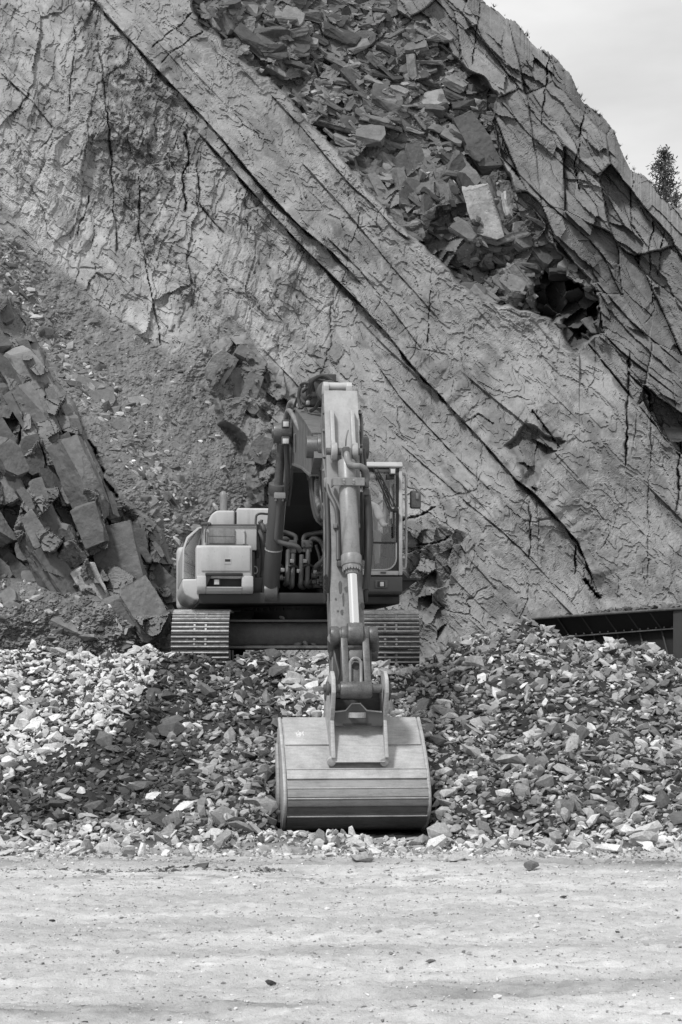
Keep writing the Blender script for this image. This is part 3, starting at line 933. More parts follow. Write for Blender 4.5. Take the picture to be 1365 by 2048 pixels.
for i_ in range(26000):
    X, Y, Zg, Wn = float(aX[i_]), float(aY[i_]), float(aZ[i_]), float(aW[i_])
    if Y < 18.7 and rng.random() > (Y - 17.3) / 1.4: continue
    if BX0 < X < BX1 and BY0 < Y < BY1: continue
    s = 0.032 * math.exp(rng.normal(0, 0.45)) + 0.012
    fines.append((int(rng.integers(len(FINE))), np.array((X, Y, Zg + s * rng.uniform(0.0, 0.3))), s, rotm(rng.normal(0.2, 0.5), rng.normal(0, 0.5), rng.uniform(0, 6.28)), heap_tone(X, Y, rng, Zg, Wn) * 0.85))
tag(stones_mesh('slate_fines', fines, M_RUB, FINE), 'thumb sized slate chips lying between the stones of the heap', 'rubble', None, 'stuff')
o = stones_mesh('crushed_stones', heap[300:], M_RUB, TEMPL)
tag(o, 'heap of small crushed slate stones piled under and before the digger', 'rubble', None, 'stuff')

# chips on the floor
chips = []
aY = 9.2 + (rng.random(15000) ** 0.8) * 9.4; aX = rng.uniform(-0.2, 0.2, 15000) * aY
aZ = gheight(aX, aY)
for i_ in range(15000):
    X, Y = float(aX[i_]), float(aY[i_])
    s = 0.009 * math.exp(rng.normal(0, 0.6)) + 0.005
    if rng.random() < 0.25 and Y > 15.5: s *= 1.8
    chips.append((int(rng.integers(len(TEMPL))), np.array((X, Y, float(aZ[i_]) + 0.1 * s)), s, rotm(rng.normal(0, 0.25), rng.normal(0, 0.25), rng.uniform(0, 6.28)), float(rng.choice([0.2, 0.3, 0.38, 0.48, 0.55, 0.62]))))
for _ in range(900):
    X = rng.uniform(-3.4, -0.5); Y = 16.95 + 0.03 * (X + 1.8) + rng.normal(0, 0.09)
    s = 0.03 * math.exp(rng.normal(0, 0.5))
    chips.append((int(rng.integers(len(TEMPL))), np.array((X, Y, float(gheight(X, Y)))), s, rotm(rng.normal(0, 0.3), rng.normal(0, 0.3), rng.uniform(0, 6.28)), float(rng.choice([0.08, 0.14, 0.3]))))
o = stones_mesh('stone_chips', chips, M_RUB, TEMPL)
tag(o, 'small slate chips strewn over the pale quarry floor', 'gravel', None, 'stuff')
def floor_stone(px, py, wpx, t, label, k=3, hh=0.25, rot=(0.1, 0.1, 0.3)):
    Y = CZ * F / (py - HY)
    for _k in range(3):
        X = (px - HX) * Y / F
        Y = (CZ - float(gheight(X, Y))) * F / (py - HY)
    s = wpx * Y / F
    stone_obj('stone', STONE_ME[k], (X, Y, float(gheight(X, Y)) + hh * s * 0.6), s, rotm(*rot), t, label, 'stone')
floor_stone(1062, 1738, 36, 0.16, 'dark grey block standing alone on the floor near the foot of the heap', 16, 0.5, (0.2, 0.1, 0.4))
floor_stone(541, 1973, 26, 0.07, 'dark stone lying alone on the floor closest to the camera', 6, 0.4)
floor_stone(1128, 1797, 15, 0.08, 'small dark stone lying on the floor below the grey block', 5, 0.4)
floor_stone(660, 1893, 18, 0.45, 'small pale flat stone lying on the middle of the floor', 0, 0.25)
floor_stone(1242, 1870, 14, 0.08, 'small dark stone lying on the right side of the floor', 9)
floor_stone(173, 2040, 16, 0.10, 'small dark stone lying in the bottom left corner of the floor', 5)
floor_stone(108, 1842, 18, 0.07, 'thin dark flake lying on the left side of the floor', 12)
floor_stone(860, 1925, 26, 0.12, 'flat dark chip lying right of the middle of the floor', 13)

# ------------------------------------------------------------------ the digger
CX_, CY_, CB = -0.61, 27.2, 1.55                  # slew centre and the level its tracks stand on
YAW = R(6.0)
ca, sa = math.cos(YAW), math.sin(YAW)
EX = tag(empty('excavator', (CX_, CY_, CB)), 'large grey tracked excavator with lowered arm and its bucket resting before the slate heap', 'excavator')
M_UP = Matrix.Translation((0, 0, -CB)) @ Matrix.Rotation(YAW, 4, 'Z')      # turned upper works -> thing
M_LO = Matrix.Translation((-CX_, -CY_, -CB))                               # undercarriage given in world metres -> thing

def U(px, py, ly):
    """a point of the upper works that stands at depth ly (its own axis) and reads at px, py"""
    kx, kz = (px - HX) / F, (HY - py) / F
    t = (ly - sa * CX_ + ca * CY_) / (ca - sa * kx)
    dx, dy = t * kx - CX_, t - CY_
    return Vector((ca * dx + sa * dy, ly, CZ + t * kz))
def ux(px, py, ly): return U(px, py, ly).x
def uz(px, py, ly): return U(px, py, ly).z
def ubox(mb, px0, px1, py0, py1, ly0, ly1, bevel=0.0, seg=2):
    a, b = U(px0, py1, ly0), U(px1, py0, ly0)
    return mb.box(a.x, b.x, ly0, ly1, a.z, b.z, bevel, seg)
EACH = {'hydraulic_hose', 'oil_stain', 'pipe_clamp', 'pipe_bracket', 'hose_end', 'pin_boss', 'bolt', 'wiper_bolt', 'arm_pipe', 'arm_hose', 'boom_pipe', 'ram_hose', 'hose', 'fuel_hose'}
def up(mb, name, mats, parent=None, angle=32):
    if name in EACH: return mb.build_each(name, mats, parent or EX, M_UP, angle)
    return mb.build(name, mats, parent or EX, M_UP, angle)
def lo(mb, name, mats, parent=None):
    return mb.build(name, mats, parent or EX, M_LO)
def utube(mb, pts, r, n=10, smooth=True):
    return mb.tube([U(*p) for p in pts], r, n, 6, smooth)

# --- undercarriage
def make_pad_mesh():
    m = MB()
    w = 0.385
    m.mi = 0
    m.box(-w, w, -0.098, 0.098, -0.012, 0.008, 0.003, 1)
    m.mi = 1
    for y in (-0.066, 0.0, 0.066):
        pr = [(y - 0.013, 0.008), (y + 0.013, 0.008), (y + 0.008, 0.036), (y - 0.008, 0.036)]
        m.prism(pr, -w, w, 0.003, 1)
    m.mi = 2
    for bx_ in (-0.075, 0.075):
        for by_ in (-0.033, 0.033):
            m.cyl((bx_, by_, 0.006), (bx_, by_, 0.028), 0.017, n=6)
    m.mi = 3
    m.box(-0.035, 0.035, -0.016 + 0.033, 0.016 + 0.033, 0.006, 0.0095)
    m.box(-0.10, -0.05, -0.0985, -0.082, 0.004, 0.0093)
    m.box(0.05, 0.10, -0.0985, -0.082, 0.004, 0.0093)
    for k in range(7):                                  # dried mud between the bars
        x = random.uniform(-w + 0.05, w - 0.05); y = random.choice((-0.033, 0.033)); a = random.uniform(0.02, 0.05)
        m.mi = 4
        m.box(x - a, x + a, y - 0.02, y + 0.02, 0.006, 0.006 + random.uniform(0.004, 0.012), 0.003, 1)
    me_o = m.build('track_pad', [M_PAD, M_GROUSER, M_BOLT, M_BLACK, M_DARKP])
    me = me_o.data
    bpy.data.objects.remove(me_o)
    return me
PAD_ME = make_pad_mesh()
TZ, TR, TF, TB = 2.075, 0.489, 25.53, 28.95
def track(xc, inner):
    m = MB()
    m.box(xc - 0.20, xc + 0.20, TF + 0.15, TB - 0.15, TZ - 0.18, TZ + 0.20, 0.04)
    m.prism([(TF + 0.2, TZ + 0.2), (TB - 0.2, TZ + 0.2), (TB - 0.6, TZ + 0.3), (TF + 0.6, TZ + 0.3)], xc - 0.16, xc + 0.16)
    fr = lo(m, 'track_frame', M_STEEL)
    m = MB(); m.cyl((xc - 0.13, TF, TZ), (xc + 0.13, TF, TZ), 0.43, n=40, bevel=0.02); m.cyl((xc - 0.2, TF, TZ), (xc + 0.2, TF, TZ), 0.14, n=20)
    lo(m, 'idler_wheel', M_STEEL, fr)
    m = MB(); m.cyl((xc - 0.06, TB, TZ), (xc + 0.06, TB, TZ), 0.43, n=42); m.cyl((xc - 0.22, TB, TZ), (xc + 0.22, TB, TZ), 0.25, n=28, bevel=0.02)
    lo(m, 'sprocket', M_STEEL, fr)
    per = 2 * (TB - TF) + 2 * math.pi * TR
    n = 49
    base = M_LO
    for k in range(n):
        s = (k + 0.30) * per / n
        ln, arc = TB - TF, math.pi * TR
        if s < ln: p, nrm = (TB - s, TZ + TR), (0, 1)
        elif s < ln + arc:
            a = (s - ln) / TR
            nrm = (-math.sin(a), math.cos(a)); p = (TF + nrm[0] * TR, TZ + nrm[1] * TR)
        elif s < 2 * ln + arc: p, nrm = (TF + (s - ln - arc), TZ - TR), (0, -1)
        else:
            a = (s - 2 * ln - arc) / TR
            nrm = (math.sin(a), -math.cos(a)); p = (TB + nrm[0] * TR, TZ + nrm[1] * TR)
        o = bpy.data.objects.new('track_pad', PAD_ME)
        COL.objects.link(o)
        o.parent = fr
        nv = Vector((0, nrm[0], nrm[1])); xv = Vector((1, 0, 0)); tv = nv.cross(xv)
        Mx = Matrix(((xv.x, tv.x, nv.x, xc), (xv.y, tv.y, nv.y, p[0]), (xv.z, tv.z, nv.z, p[1]), (0, 0, 0, 1)))
        o.matrix_local = base @ Mx
    return fr
track(-1.885, 1)
track(0.665, -1)
m = MB()
xl, xr = -1.66, 0.44
m.box(xl, xr, 25.95, 28.2, 2.12, 2.44, 0.03)
m.box(xl, xr, 25.72, 28.3, 2.44, 2.475, 0.006, 1)
m.box(xl, xr, 25.62, 28.3, 2.075, 2.115, 0.006, 1)
m.prism([(25.95, 2.475), (28.2, 2.475), (28.0, 2.6), (26.3, 2.6)], xl + 0.02, xl + 0.42)
m.prism([(25.95, 2.475), (28.2, 2.475), (28.0, 2.6), (26.3, 2.6)], xr - 0.42, xr - 0.02)
lo(m, 'car_body', M_STEEL)
m = MB()
m.cyl((CX_, CY_, 2.47), (CX_, CY_, 2.62), 0.85, n=64); m.cyl((CX_, CY_, 2.62), (CX_, CY_, 2.70), 0.80, n=64)
for k in range(48):
    a = 2 * math.pi * k / 48
    p = Vector((CX_ + 0.83 * math.cos(a), CY_ + 0.83 * math.sin(a), 2.62))
    m.cyl(p, p + Vector((0, 0, 0.035)), 0.018, n=6)
lo(m, 'slewing_ring', M_BLACK)

# --- turned deck
bx = -0.02
m = MB()
ubox(m, 398, 800, 1186, 1207, -1.85, 2.4, 0.02)
m.box(bx - 0.55, bx - 0.42, -1.0, 0.5, 2.9, 3.55, 0.02)
m.box(bx + 0.42, bx + 0.55, -1.0, 0.5, 2.9, 3.55, 0.02)
up(m, 'deck', M_BLACK)
m = MB()                                        # dark wall behind the hoses
m.box(bx - 0.62, bx + 0.62, -0.15, -0.05, 2.85, 3.4)
up(m, 'bulkhead', M_BLACK)

# right side of the machine: storage box, step bumper, stepped panel
fy = -1.95
x0, x1 = ux(393, 1120, fy), ux(505, 1120, fy)
m = MB()
zt, zb = uz(450, 1090, fy), uz(450, 1157, fy)
m.prism([(fy, zb), (fy, zt - 0.02), (fy + 0.05, zt), (fy + 0.9, zt), (fy + 0.9, zb)], x0, x1, 0.03, 3)
box_o = up(m, 'storage_box', M_PAINT)
m = MB()
ubox(m, 403, 501, 1094, 1142, fy - 0.018, fy + 0.01, 0.012, 2)
lid = up(m, 'box_lid', M_PAINT, box_o)
m = MB()
a, b = U(449, 1128, fy - 0.019), U(463, 1117, fy - 0.019)
m.box(a.x, b.x, fy - 0.024, fy + 0.0, a.z, b.z, 0.003, 1)
up(m, 'latch', M_PAINT, box_o)
m = MB()
a, b = U(450.5, 1123, fy - 0.02), U(461, 1118.5, fy - 0.02)
m.box(a.x, b.x, fy - 0.028, fy - 0.02, a.z, b.z)
up(m, 'latch_slot', M_BLACK, box_o)
# step bumper with rounded belly and a recess for the work lamp
m = MB()
zt2, zb2 = uz(450, 1152, fy), uz(450, 1187, fy)
xb0, xb1 = ux(394, 1165, fy), ux(507, 1165, fy)
prof = [(fy - 0.03, zt2), (fy - 0.03, zb2 + 0.09), (fy - 0.005, zb2 + 0.035), (fy + 0.06, zb2), (fy + 0.9, zb2 - 0.02), (fy + 0.9, zt2)]
m.prism(prof, xb0, ux(413, 1160, fy), 0.015)
m.prism(prof, ux(484, 1160, fy), xb1, 0.015)
zr0, zr1 = uz(450, 1176, fy), uz(450, 1147, fy)
m.prism([(fy - 0.03, zr0), (fy - 0.03, zb2 + 0.09), (fy - 0.005, zb2 + 0.035), (fy + 0.06, zb2), (fy + 0.9, zb2 - 0.02), (fy + 0.9, zr0)], ux(413, 1160, fy), ux(484, 1160, fy), 0.008)
bump_o = up(m, 'step_bumper', M_PAINT)
m = MB()
m.box(ux(411, 1160, fy), ux(486, 1160, fy), fy + 0.12, fy + 0.2, zb2, zt2 + 0.02)
m.box(ux(411, 1160, fy), ux(486, 1160, fy), fy - 0.045, fy + 0.12, uz(450, 1152, fy), uz(450, 1146, fy), 0.01)
m.prism_xz([(ux(413, 1150, fy), uz(413, 1150, fy)), (ux(424, 1150, fy), uz(413, 1150, fy)), (ux(415, 1168, fy), uz(415, 1170, fy)), (ux(413, 1150, fy), uz(415, 1170, fy))], fy - 0.035, fy + 0.05, 0.004, 1)
up(m, 'recess', M_BLACK, bump_o)
m = MB()
ubox(m, 426, 442, 1157, 1171, fy + 0.02, fy + 0.1, 0.008)
lamp_o = up(m, 'work_lamp', M_BLACK, bump_o)
m = MB()
ubox(m, 429, 439, 1159, 1169, fy + 0.008, fy + 0.03, 0.004)
up(m, 'lens', M_LENS, lamp_o)
# stepped panel above the box
py_ = -1.52
m = MB()
ubox(m, 404, 514, 1051, 1100, py_, py_ + 0.5, 0.015)
pan = up(m, 'front_panel', M_PAINT)
m = MB()
ubox(m, 418, 470, 1057, 1087, py_ - 0.03, py_ + 0.01, 0.006)
a, b = U(418, 1072, py_ - 0.035), U(470, 1070.5, py_ - 0.035)
m.box(a.x, b.x, py_ - 0.036, py_, a.z, b.z)
up(m, 'cover_plate', M_ARM, pan)
m = MB()
for q in (412.5, 488.5):
    m = MB()
    ubox(m, q - 1.8, q + 1.8, 1060, 1088, py_ - 0.03, py_ + 0.01, 0.003, 1)
    a = U(q, 1063, py_ - 0.03); m.cyl(a, a + Vector((0, -0.012, 0)), 0.01, n=8)
    up(m, 'strip', M_PAINT, pan)
m = MB()
a, b = U(402, 1050, py_ - 0.02), U(512, 1050, py_ - 0.02)
m.tube([a, b], 0.012, 8)
a, b = U(414, 1089.5, py_ - 0.06), U(497, 1089.5, py_ - 0.06)
m.box(a.x, b.x, py_ - 0.09, py_, a.z - 0.012, a.z + 0.006)
utube(m, [(403, 1048, py_ - 0.02), (418, 1047, py_ - 0.02), (421, 1049, py_ - 0.03)], 0.02)
utube(m, [(417, 1048, py_ - 0.04), (414, 1056, py_ - 0.04), (411, 1064, py_ - 0.04), (411, 1085, py_ - 0.04)], 0.008, 6)
utube(m, [(405, 1052, py_ - 0.02), (404, 1065, py_ - 0.02), (398, 1090, py_ - 0.05), (394, 1100, py_ - 0.1)], 0.010, 6)
up(m, 'trim_rail', M_DARKP, pan)
# flank doors and counterweight
sx0, sx1 = ux(403, 1080, py_) - 0.30, ux(403, 1080, py_) + 0.06
zs1, zs0 = uz(403, 1052, py_), uz(400, 1158, py_)
sec = [(sx1, zs1), (sx1 - 0.10, zs1 - 0.01), (sx1 - 0.26, zs1 - 0.15), (sx1 - 0.31, zs1 - 0.30), (sx1 - 0.32, zs0), (sx1, zs0)]
m = MB()
m.prism_xz([(x + 0.02 if x < sx1 else x, z - (0.02 if z > zs0 else 0)) for x, z in sec], py_ + 0.05, 2.3)
flank = up(m, 'flank_body', M_BLACK)
m = MB(); m.prism_xz(sec, py_ + 0.05, -0.60, 0.012); up(m, 'flank_door', M_PAINT, flank)
m = MB(); m.prism_xz(sec, -0.585, 0.75, 0.012); up(m, 'flank_door', M_PAINT, flank)
m = MB(); m.prism_xz(sec, 0.765, 2.15, 0.012); up(m, 'flank_door', M_PAINT, flank)
zk0 = uz(400, 1202, py_)
skirt = [(sx1, zs0 - 0.012), (sx1 - 0.325, zs0 - 0.012), (sx1 - 0.325, zk0 + 0.16), (sx1 - 0.28, zk0 + 0.06), (sx1 - 0.16, zk0), (sx1, zk0)]
m = MB(); m.prism_xz(skirt, fy + 0.12, 2.15, 0.03, 3); up(m, 'skirt', M_PAINT)
m = MB()
cwx0, cwx1 = sx1 - 0.34, 1.30
pts = []
for x, y in ((cwx0, 2.0), (cwx0 + 0.02, 2.5), (cwx0 + 0.35, 2.95), (0, 3.15), (cwx1 - 0.35, 2.95), (cwx1, 2.5), (cwx1, 2.0)):
    pts.append((x, y))
bm = bmesh.new()
lo_v = [bm.verts.new((x, y, zk0 - 0.03)) for x, y in pts]
hi_v = [bm.verts.new((x, y, zs1 - 0.06)) for x, y in pts]
bm.faces.new(lo_v[::-1]); bm.faces.new(hi_v)
for i in range(len(pts)):
    j = (i + 1) % len(pts)
    bm.faces.new([lo_v[i], lo_v[j], hi_v[j], hi_v[i]])
m._merge(bm, 0.09, 4)
up(m, 'counterweight', M_PAINT)
# hood and stack
m = MB()
hy = 0.9
a, b = U(415, 1058, hy), U(470, 1021, hy)
m.prism_xz([(a.x, a.z), (a.x, a.z + 0.10), (a.x + 0.06, b.z - 0.06), (a.x + 0.14, b.z), (b.x, b.z), (b.x, a.z)], hy, 2.3, 0.03, 3)
hood = up(m, 'engine_hood', M_PAINT)
m = MB()
a2, b2 = U(474, 1058, hy), U(700, 1018, hy)
m.box(a2.x, b2.x, hy - 0.02, 2.3, a2.z, b2.z, 0.03, 3)
up(m, 'hood_cover', M_PAINT, hood)
m = MB(); m.box(b.x - 0.01, a2.x + 0.01, hy + 0.03, 2.25, a.z, b.z - 0.02); up(m, 'seam', M_BLACK, hood)
m = MB(); ubox(m, 500, 700, 1050, 1185, 0.2, 0.85); up(m, 'machine_core', M_BLACK)
m = MB()
p = U(447, 1020, 1.9); q = U(447, 993, 1.9)
m.tube([p - Vector((0, 0, .1)), q, q + Vector((0, 0.03, 0.03))], 0.055, 16)
m.ball(q + Vector((0, 0.01, 0.0)), 0.056)
up(m, 'exhaust_pipe', M_ARM)
# handrail, valves and bracket between box and boom
m = MB()
utube(m, [(512, 1186, -1.3), (512, 1100, -1.3), (512, 1040, -1.3), (518, 1028, -1.3), (536, 1028, -1.2)], 0.016, 8)
utube(m, [(514, 1060, -1.28), (530, 1060, -1.2)], 0.014, 8)
up(m, 'handrail', M_DARKP)
m = MB()
utube(m, [(520, 1044, -1.2), (526, 1052, -1.25), (530, 1062, -1.25), (536, 1050, -1.1)], 0.03, 10)
utube(m, [(519, 1062, -1.25), (524, 1080, -1.3), (527, 1120, -1.3), (524, 1165, -1.3)], 0.035, 10)
utube(m, [(514, 1085, -1.32), (516, 1100, -1.35), (514, 1115, -1.3)], 0.03, 10)
ubox(m, 508, 516, 1060, 1092, -1.35, -1.25, 0.01)
up(m, 'fuel_hose', M_PIPE)
m = MB()
ubox(m, 505, 535, 1155, 1186, -1.6, -1.0, 0.02)
up(m, 'corner_bracket', M_RAM)
m = MB()
pts = [U(510 + 5.5 * math.cos(t), 1140 - 7 * math.sin(t), -1.7) for t in np.linspace(-1.7, 1.7, 9)]
m.tube(pts, 0.008, 6)
up(m, 'wire_loop', M_GROUSER)

# --- cab
cyf = -2.0
cx0, cx1 = ux(806, 1060, cyf) - 1.02, ux(806, 1060, cyf)
czb, czt = uz(760, 1150, cyf), uz(760, 922, cyf)
CW, CYB = 0.055, -0.25
cab_m = MB()
def bar(x0_, x1_, y0_, y1_, z0_, z1_, bv=0.015): cab_m.box(x0_, x1_, y0_, y1_, z0_, z1_, bv, 2)
zsill = uz(760, 1141, cyf)
bar(cx1 - 0.05, cx1, cyf + 0.02, cyf + 0.1, czb, czt - 0.05)                       # front pillars
bar(cx0, cx0 + 0.05, cyf + 0.02, cyf + 0.1, czb, czt - 0.05)
bar(cx1 - 0.05, cx1 - 0.001, CYB - 0.1, CYB, czb, czt - 0.05)
bar(cx0 + 0.001, cx0 + 0.05, CYB - 0.1, CYB, czb, czt - 0.05)
bar(cx1 - 0.052, cx1 - 0.002, -1.15, -1.05, czb, czt - 0.05)
bar(cx0 + 0.05, cx1 - 0.05, cyf + 0.03, cyf + 0.09, czb, zsill, 0.01)             # sill under the glass
bar(cx1 - 0.04, cx1 - 0.003, cyf + 0.1, CYB - 0.1, czb, czb + 0.32)
bar(cx0 + 0.003, cx0 + 0.04, cyf + 0.1, CYB - 0.1, czb, czb + 0.32)
bar(cx0 + 0.05, cx1 - 0.05, CYB - 0.06, CYB - 0.02, czb, czb + 0.55)
cab = up(cab_m, 'cab_frame', M_PAINT)
m = MB()
m.prism([(cyf - 0.02, czt - 0.07), (cyf + 0.02, czt - 0.01), (cyf + 0.25, czt), (cyf + 0.35, czt), (cyf + 0.35, czt - 0.09), (cyf, czt - 0.09)], cx0, cx1, 0.02, 3)
m.box(cx0, cx1, CYB - 0.35, CYB + 0.03, czt - 0.088, czt - 0.004, 0.015)
m.box(cx0, cx0 + 0.16, cyf + 0.352, CYB - 0.352, czt - 0.088, czt - 0.004, 0.012)
m.box(cx1 - 0.16, cx1, cyf + 0.352, CYB - 0.352, czt - 0.088, czt - 0.004, 0.012)
up(m, 'cab_roof', M_PAINT, cab)
m = MB(); m.box(cx0 + 0.165, cx1 - 0.165, cyf + 0.355, CYB - 0.355, czt - 0.05, czt - 0.044); up(m, 'roof_hatch', M_GLASS, cab)
m = MB()                                                                           # dark surround of the windscreen
zh0 = uz(760, 943, cyf)
m.box(cx0 + 0.05, cx1 - 0.05, cyf + 0.025, cyf + 0.08, zh0, czt - 0.08, 0.006)
m.box(cx1 - 0.082, cx1 - 0.05, cyf + 0.03, cyf + 0.08, zsill, zh0, 0.004)
m.box(cx0 + 0.05, cx0 + 0.082, cyf + 0.03, cyf + 0.08, zsill, zh0, 0.004)
zmid = uz(760, 1085, cyf)
m.box(cx0 + 0.08, cx1 - 0.08, cyf + 0.03, cyf + 0.06, zmid - 0.012, zmid + 0.012)
# rounded lower corner
cr = [(cx1 - 0.082, zsill)] + [(cx1 - 0.082 - 0.16 + 0.16 * math.cos(t), zsill + 0.16 - 0.16 * math.sin(t)) for t in np.linspace(0, math.pi / 2, 7)]
m.prism_xz(cr, cyf + 0.032, cyf + 0.07)
up(m, 'window_seal', M_BLACK, cab)
m = MB()
m.tube([(cx1 - 0.085, cyf + 0.025, zmid)] + [(cx1 - 0.085 - 0.16 + 0.16 * math.cos(t), cyf + 0.025, zsill + 0.17 - 0.16 * math.sin(t)) for t in np.linspace(0, math.pi / 2, 7)] + [(cx0 + 0.1, cyf + 0.025, zsill + 0.01)], 0.011, 8, smooth=False)
up(m, 'window_trim', M_PAINT, cab)
m = MB(); m.box(cx0 + 0.08, cx1 - 0.08, cyf + 0.045, cyf + 0.051, zmid + 0.012, zh0); up(m, 'windscreen', M_GLASS, cab)
m = MB(); m.box(cx0 + 0.08, cx1 - 0.08, cyf + 0.052, cyf + 0.057, zsill, zmid - 0.012); up(m, 'lower_windscreen', M_GLASS, cab)
m = MB(); m.box(cx1 - 0.028, cx1 - 0.022, cyf + 0.1, -1.15, czb + 0.32, czt - 0.09); m.box(cx1 - 0.028, cx1 - 0.022, -1.05, CYB - 0.1, czb + 0.32, czt - 0.09); up(m, 'door_window', M_GLASS, cab)
m = MB(); m.box(cx0 + 0.022, cx0 + 0.028, cyf + 0.1, CYB - 0.1, czb + 0.32, czt - 0.09); up(m, 'side_window', M_GLASS, cab)
m = MB(); m.box(cx0 + 0.05, cx1 - 0.05, CYB - 0.045, CYB - 0.04, czb + 0.55, czt - 0.09); up(m, 'rear_window', M_GLASS, cab)
m = MB(); m.box(cx0 + 0.02, cx1 - 0.02, cyf + 0.1, CYB - 0.06, czb - 0.03, czb + 0.02); floor_o = up(m, 'cab_floor', M_BLACK, cab)
m = MB()                                                                           # chin below the sill
zc0, zc1 = uz(760, 1189, cyf), uz(760, 1153, cyf)
m.prism([(cyf + 0.01, zc1), (cyf + 0.01, zc0 + 0.04), (cyf + 0.06, zc0), (CYB, zc0), (CYB, zc1)], cx0, cx1 - 0.003, 0.015)
chin = up(m, 'cab_chin', M_DARKP, cab)
m = MB(); m.box(cx0, cx1 - 0.03, cyf + 0.5, CYB, zc0 - 0.12, zc0 - 0.002, 0.01); m.prism([(cyf + 0.06, zc0 - 0.004), (cyf + 0.5, zc0 - 0.12), (cyf + 0.5, zc0 - 0.004)], cx0, cx1 - 0.04); up(m, 'belly_plate', M_BLACK)
m = MB()
lz0, lz1 = uz(760, 1177, cyf), uz(760, 1160, cyf)
a, b = ux(750, 1168, cyf), ux(776, 1168, cyf)
m.box(a, b, cyf - 0.008, cyf + 0.02, lz0, lz1, 0.03, 4)
lamp_o = up(m, 'lamp_bezel', M_STEEL, chin)
m = MB(); m.box(a + 0.035, b - 0.035, cyf - 0.014, cyf, lz0 + 0.018, lz1 - 0.018, 0.008); up(m, 'lamp_housing', M_BLACK, lamp_o)
m = MB(); m.box(a + 0.07, b - 0.055, cyf - 0.022, cyf - 0.012, lz0 + 0.028, lz1 - 0.026, 0.008); up(m, 'lens', M_LENS, lamp_o)
m = MB(); m.box(ux(762, 1150, cyf), ux(773, 1150, cyf), cyf + 0.005, cyf + 0.03, uz(762, 1147, cyf), uz(762, 1143.5, cyf), 0.004); up(m, 'catch', M_DARKP, cab)
# roof lamp, wipers
m = MB(); ubox(m, 780, 793, 935, 949, cyf - 0.10, cyf - 0.02, 0.008); ubox(m, 750, 780, 939, 945, cyf - 0.03, cyf + 0.03, 0.004)
lamp_o = up(m, 'roof_lamp', M_DARKP, cab)
m = MB(); ubox(m, 782, 791, 938, 947, cyf - 0.112, cyf - 0.095, 0.004); up(m, 'lens', M_LENS, lamp_o)
m = MB(); ubox(m, 774, 789, 948, 958, cyf - 0.02, cyf + 0.02, 0.006); up(m, 'wiper_motor', M_BLACK, cab)
m = MB()
for (a, b) in (((747, 936), (783, 1020)), ((754, 936), (793, 1016))):
    utube(m, [(*a, cyf - 0.02), (*b, cyf - 0.05)], 0.012, 6)
utube(m, [(751, 938, cyf - 0.02), (787, 1018, cyf - 0.05)], 0.008, 6)
ubox(m, 782, 796, 1015, 1023, cyf - 0.065, cyf - 0.02, 0.006)
up(m, 'wiper_arm', M_BLACK, cab)
m = MB(); ubox(m, 786.5, 790, 1020, 1075, cyf - 0.04, cyf - 0.01, 0.004, 1); ubox(m, 787, 789, 968, 1018, cyf - 0.04, cyf - 0.02, 0.002, 1); up(m, 'wiper_blade', M_BLACK, cab)
m = MB()
for q in (786, 798): a = U(q, 1016, cyf - 0.07); m.cyl(a, a + Vector((0, -0.02, 0)), 0.016, n=8)
up(m, 'wiper_bolt', M_BOLT, cab)
# side rail, mirror, catwalk
m = MB()
ry_ = cyf + 0.22
utube(m, [(806, 950, ry_), (811, 947, ry_), (812, 955, ry_), (813, 1050, ry_), (812, 1128, ry_), (806, 1138, ry_)], 0.017, 8)
ubox(m, 811, 816, 953, 972, ry_ - 0.02, ry_ + 0.02, 0.006)
up(m, 'grab_rail', M_PAINT, cab)
m = MB(); utube(m, [(814, 966, ry_), (815, 973, ry_), (820, 976, ry_), (828, 977, ry_), (834, 981, ry_), (834, 992, ry_)], 0.009, 6); mir = up(m, 'mirror_arm', M_DARKP, cab)
m = MB(); ubox(m, 821, 843, 981, 1017, ry_ - 0.0, ry_ + 0.07, 0.028, 4); up(m, 'mirror', M_STEEL, mir)
m = MB(); ubox(m, 832, 838, 986, 998, ry_ - 0.03, ry_ + 0.0, 0.008); up(m, 'mirror_clamp', M_ARM, mir)
m = MB()
wy = cyf + 0.35
ubox(m, 800, 842, 1156, 1161, wy, wy + 1.6, 0.004, 1)
m.prism_xz([(ux(800, 1160, wy), uz(800, 1161, wy)), (ux(836, 1160, wy), uz(800, 1161, wy)), (ux(800, 1160, wy), uz(800, 1188, wy))], wy + 0.05, wy + 0.07)
m.prism_xz([(ux(806, 1160, wy), uz(800, 1156, wy)), (ux(824, 1160, wy), uz(800, 1156, wy)), (ux(808, 1130, wy), uz(800, 1138, wy))], wy + 0.3, wy + 0.33)
utube(m, [(834, 1161, wy), (836, 1168, wy), (831, 1172, wy)], 0.014, 6)
up(m, 'catwalk', M_BLACK)

# --- seat and console inside
pxc = cx0 + 0.62
m = MB()
sz = czb + 0.45
m.box(pxc - 0.25, pxc + 0.25, -1.15, -0.62, sz - 0.12, sz, 0.05, 3)
m.box(pxc - 0.24, pxc + 0.24, -0.64, -0.5, sz - 0.02, sz + 0.62, 0.05, 3)
m.box(pxc - 0.14, pxc + 0.14, -0.62, -0.52, sz + 0.64, sz + 0.88, 0.04, 3)
m.box(pxc - 0.2, pxc + 0.2, -1.05, -0.65, czb + 0.02, sz - 0.12, 0.02)
up(m, 'operator_seat', M_SEAT, cab)
m = MB()
for s in (-1, 1):
    xx = pxc + s * 0.33
    m.box(xx - 0.07, xx + 0.07, -1.3, -0.7, czb + 0.3, czb + 0.62, 0.03)
    m.tube([(xx, -1.25, czb + 0.62), (xx, -1.27, czb + 0.74), (xx, -1.28, czb + 0.82)], [0.03, 0.018, 0.026], 8)
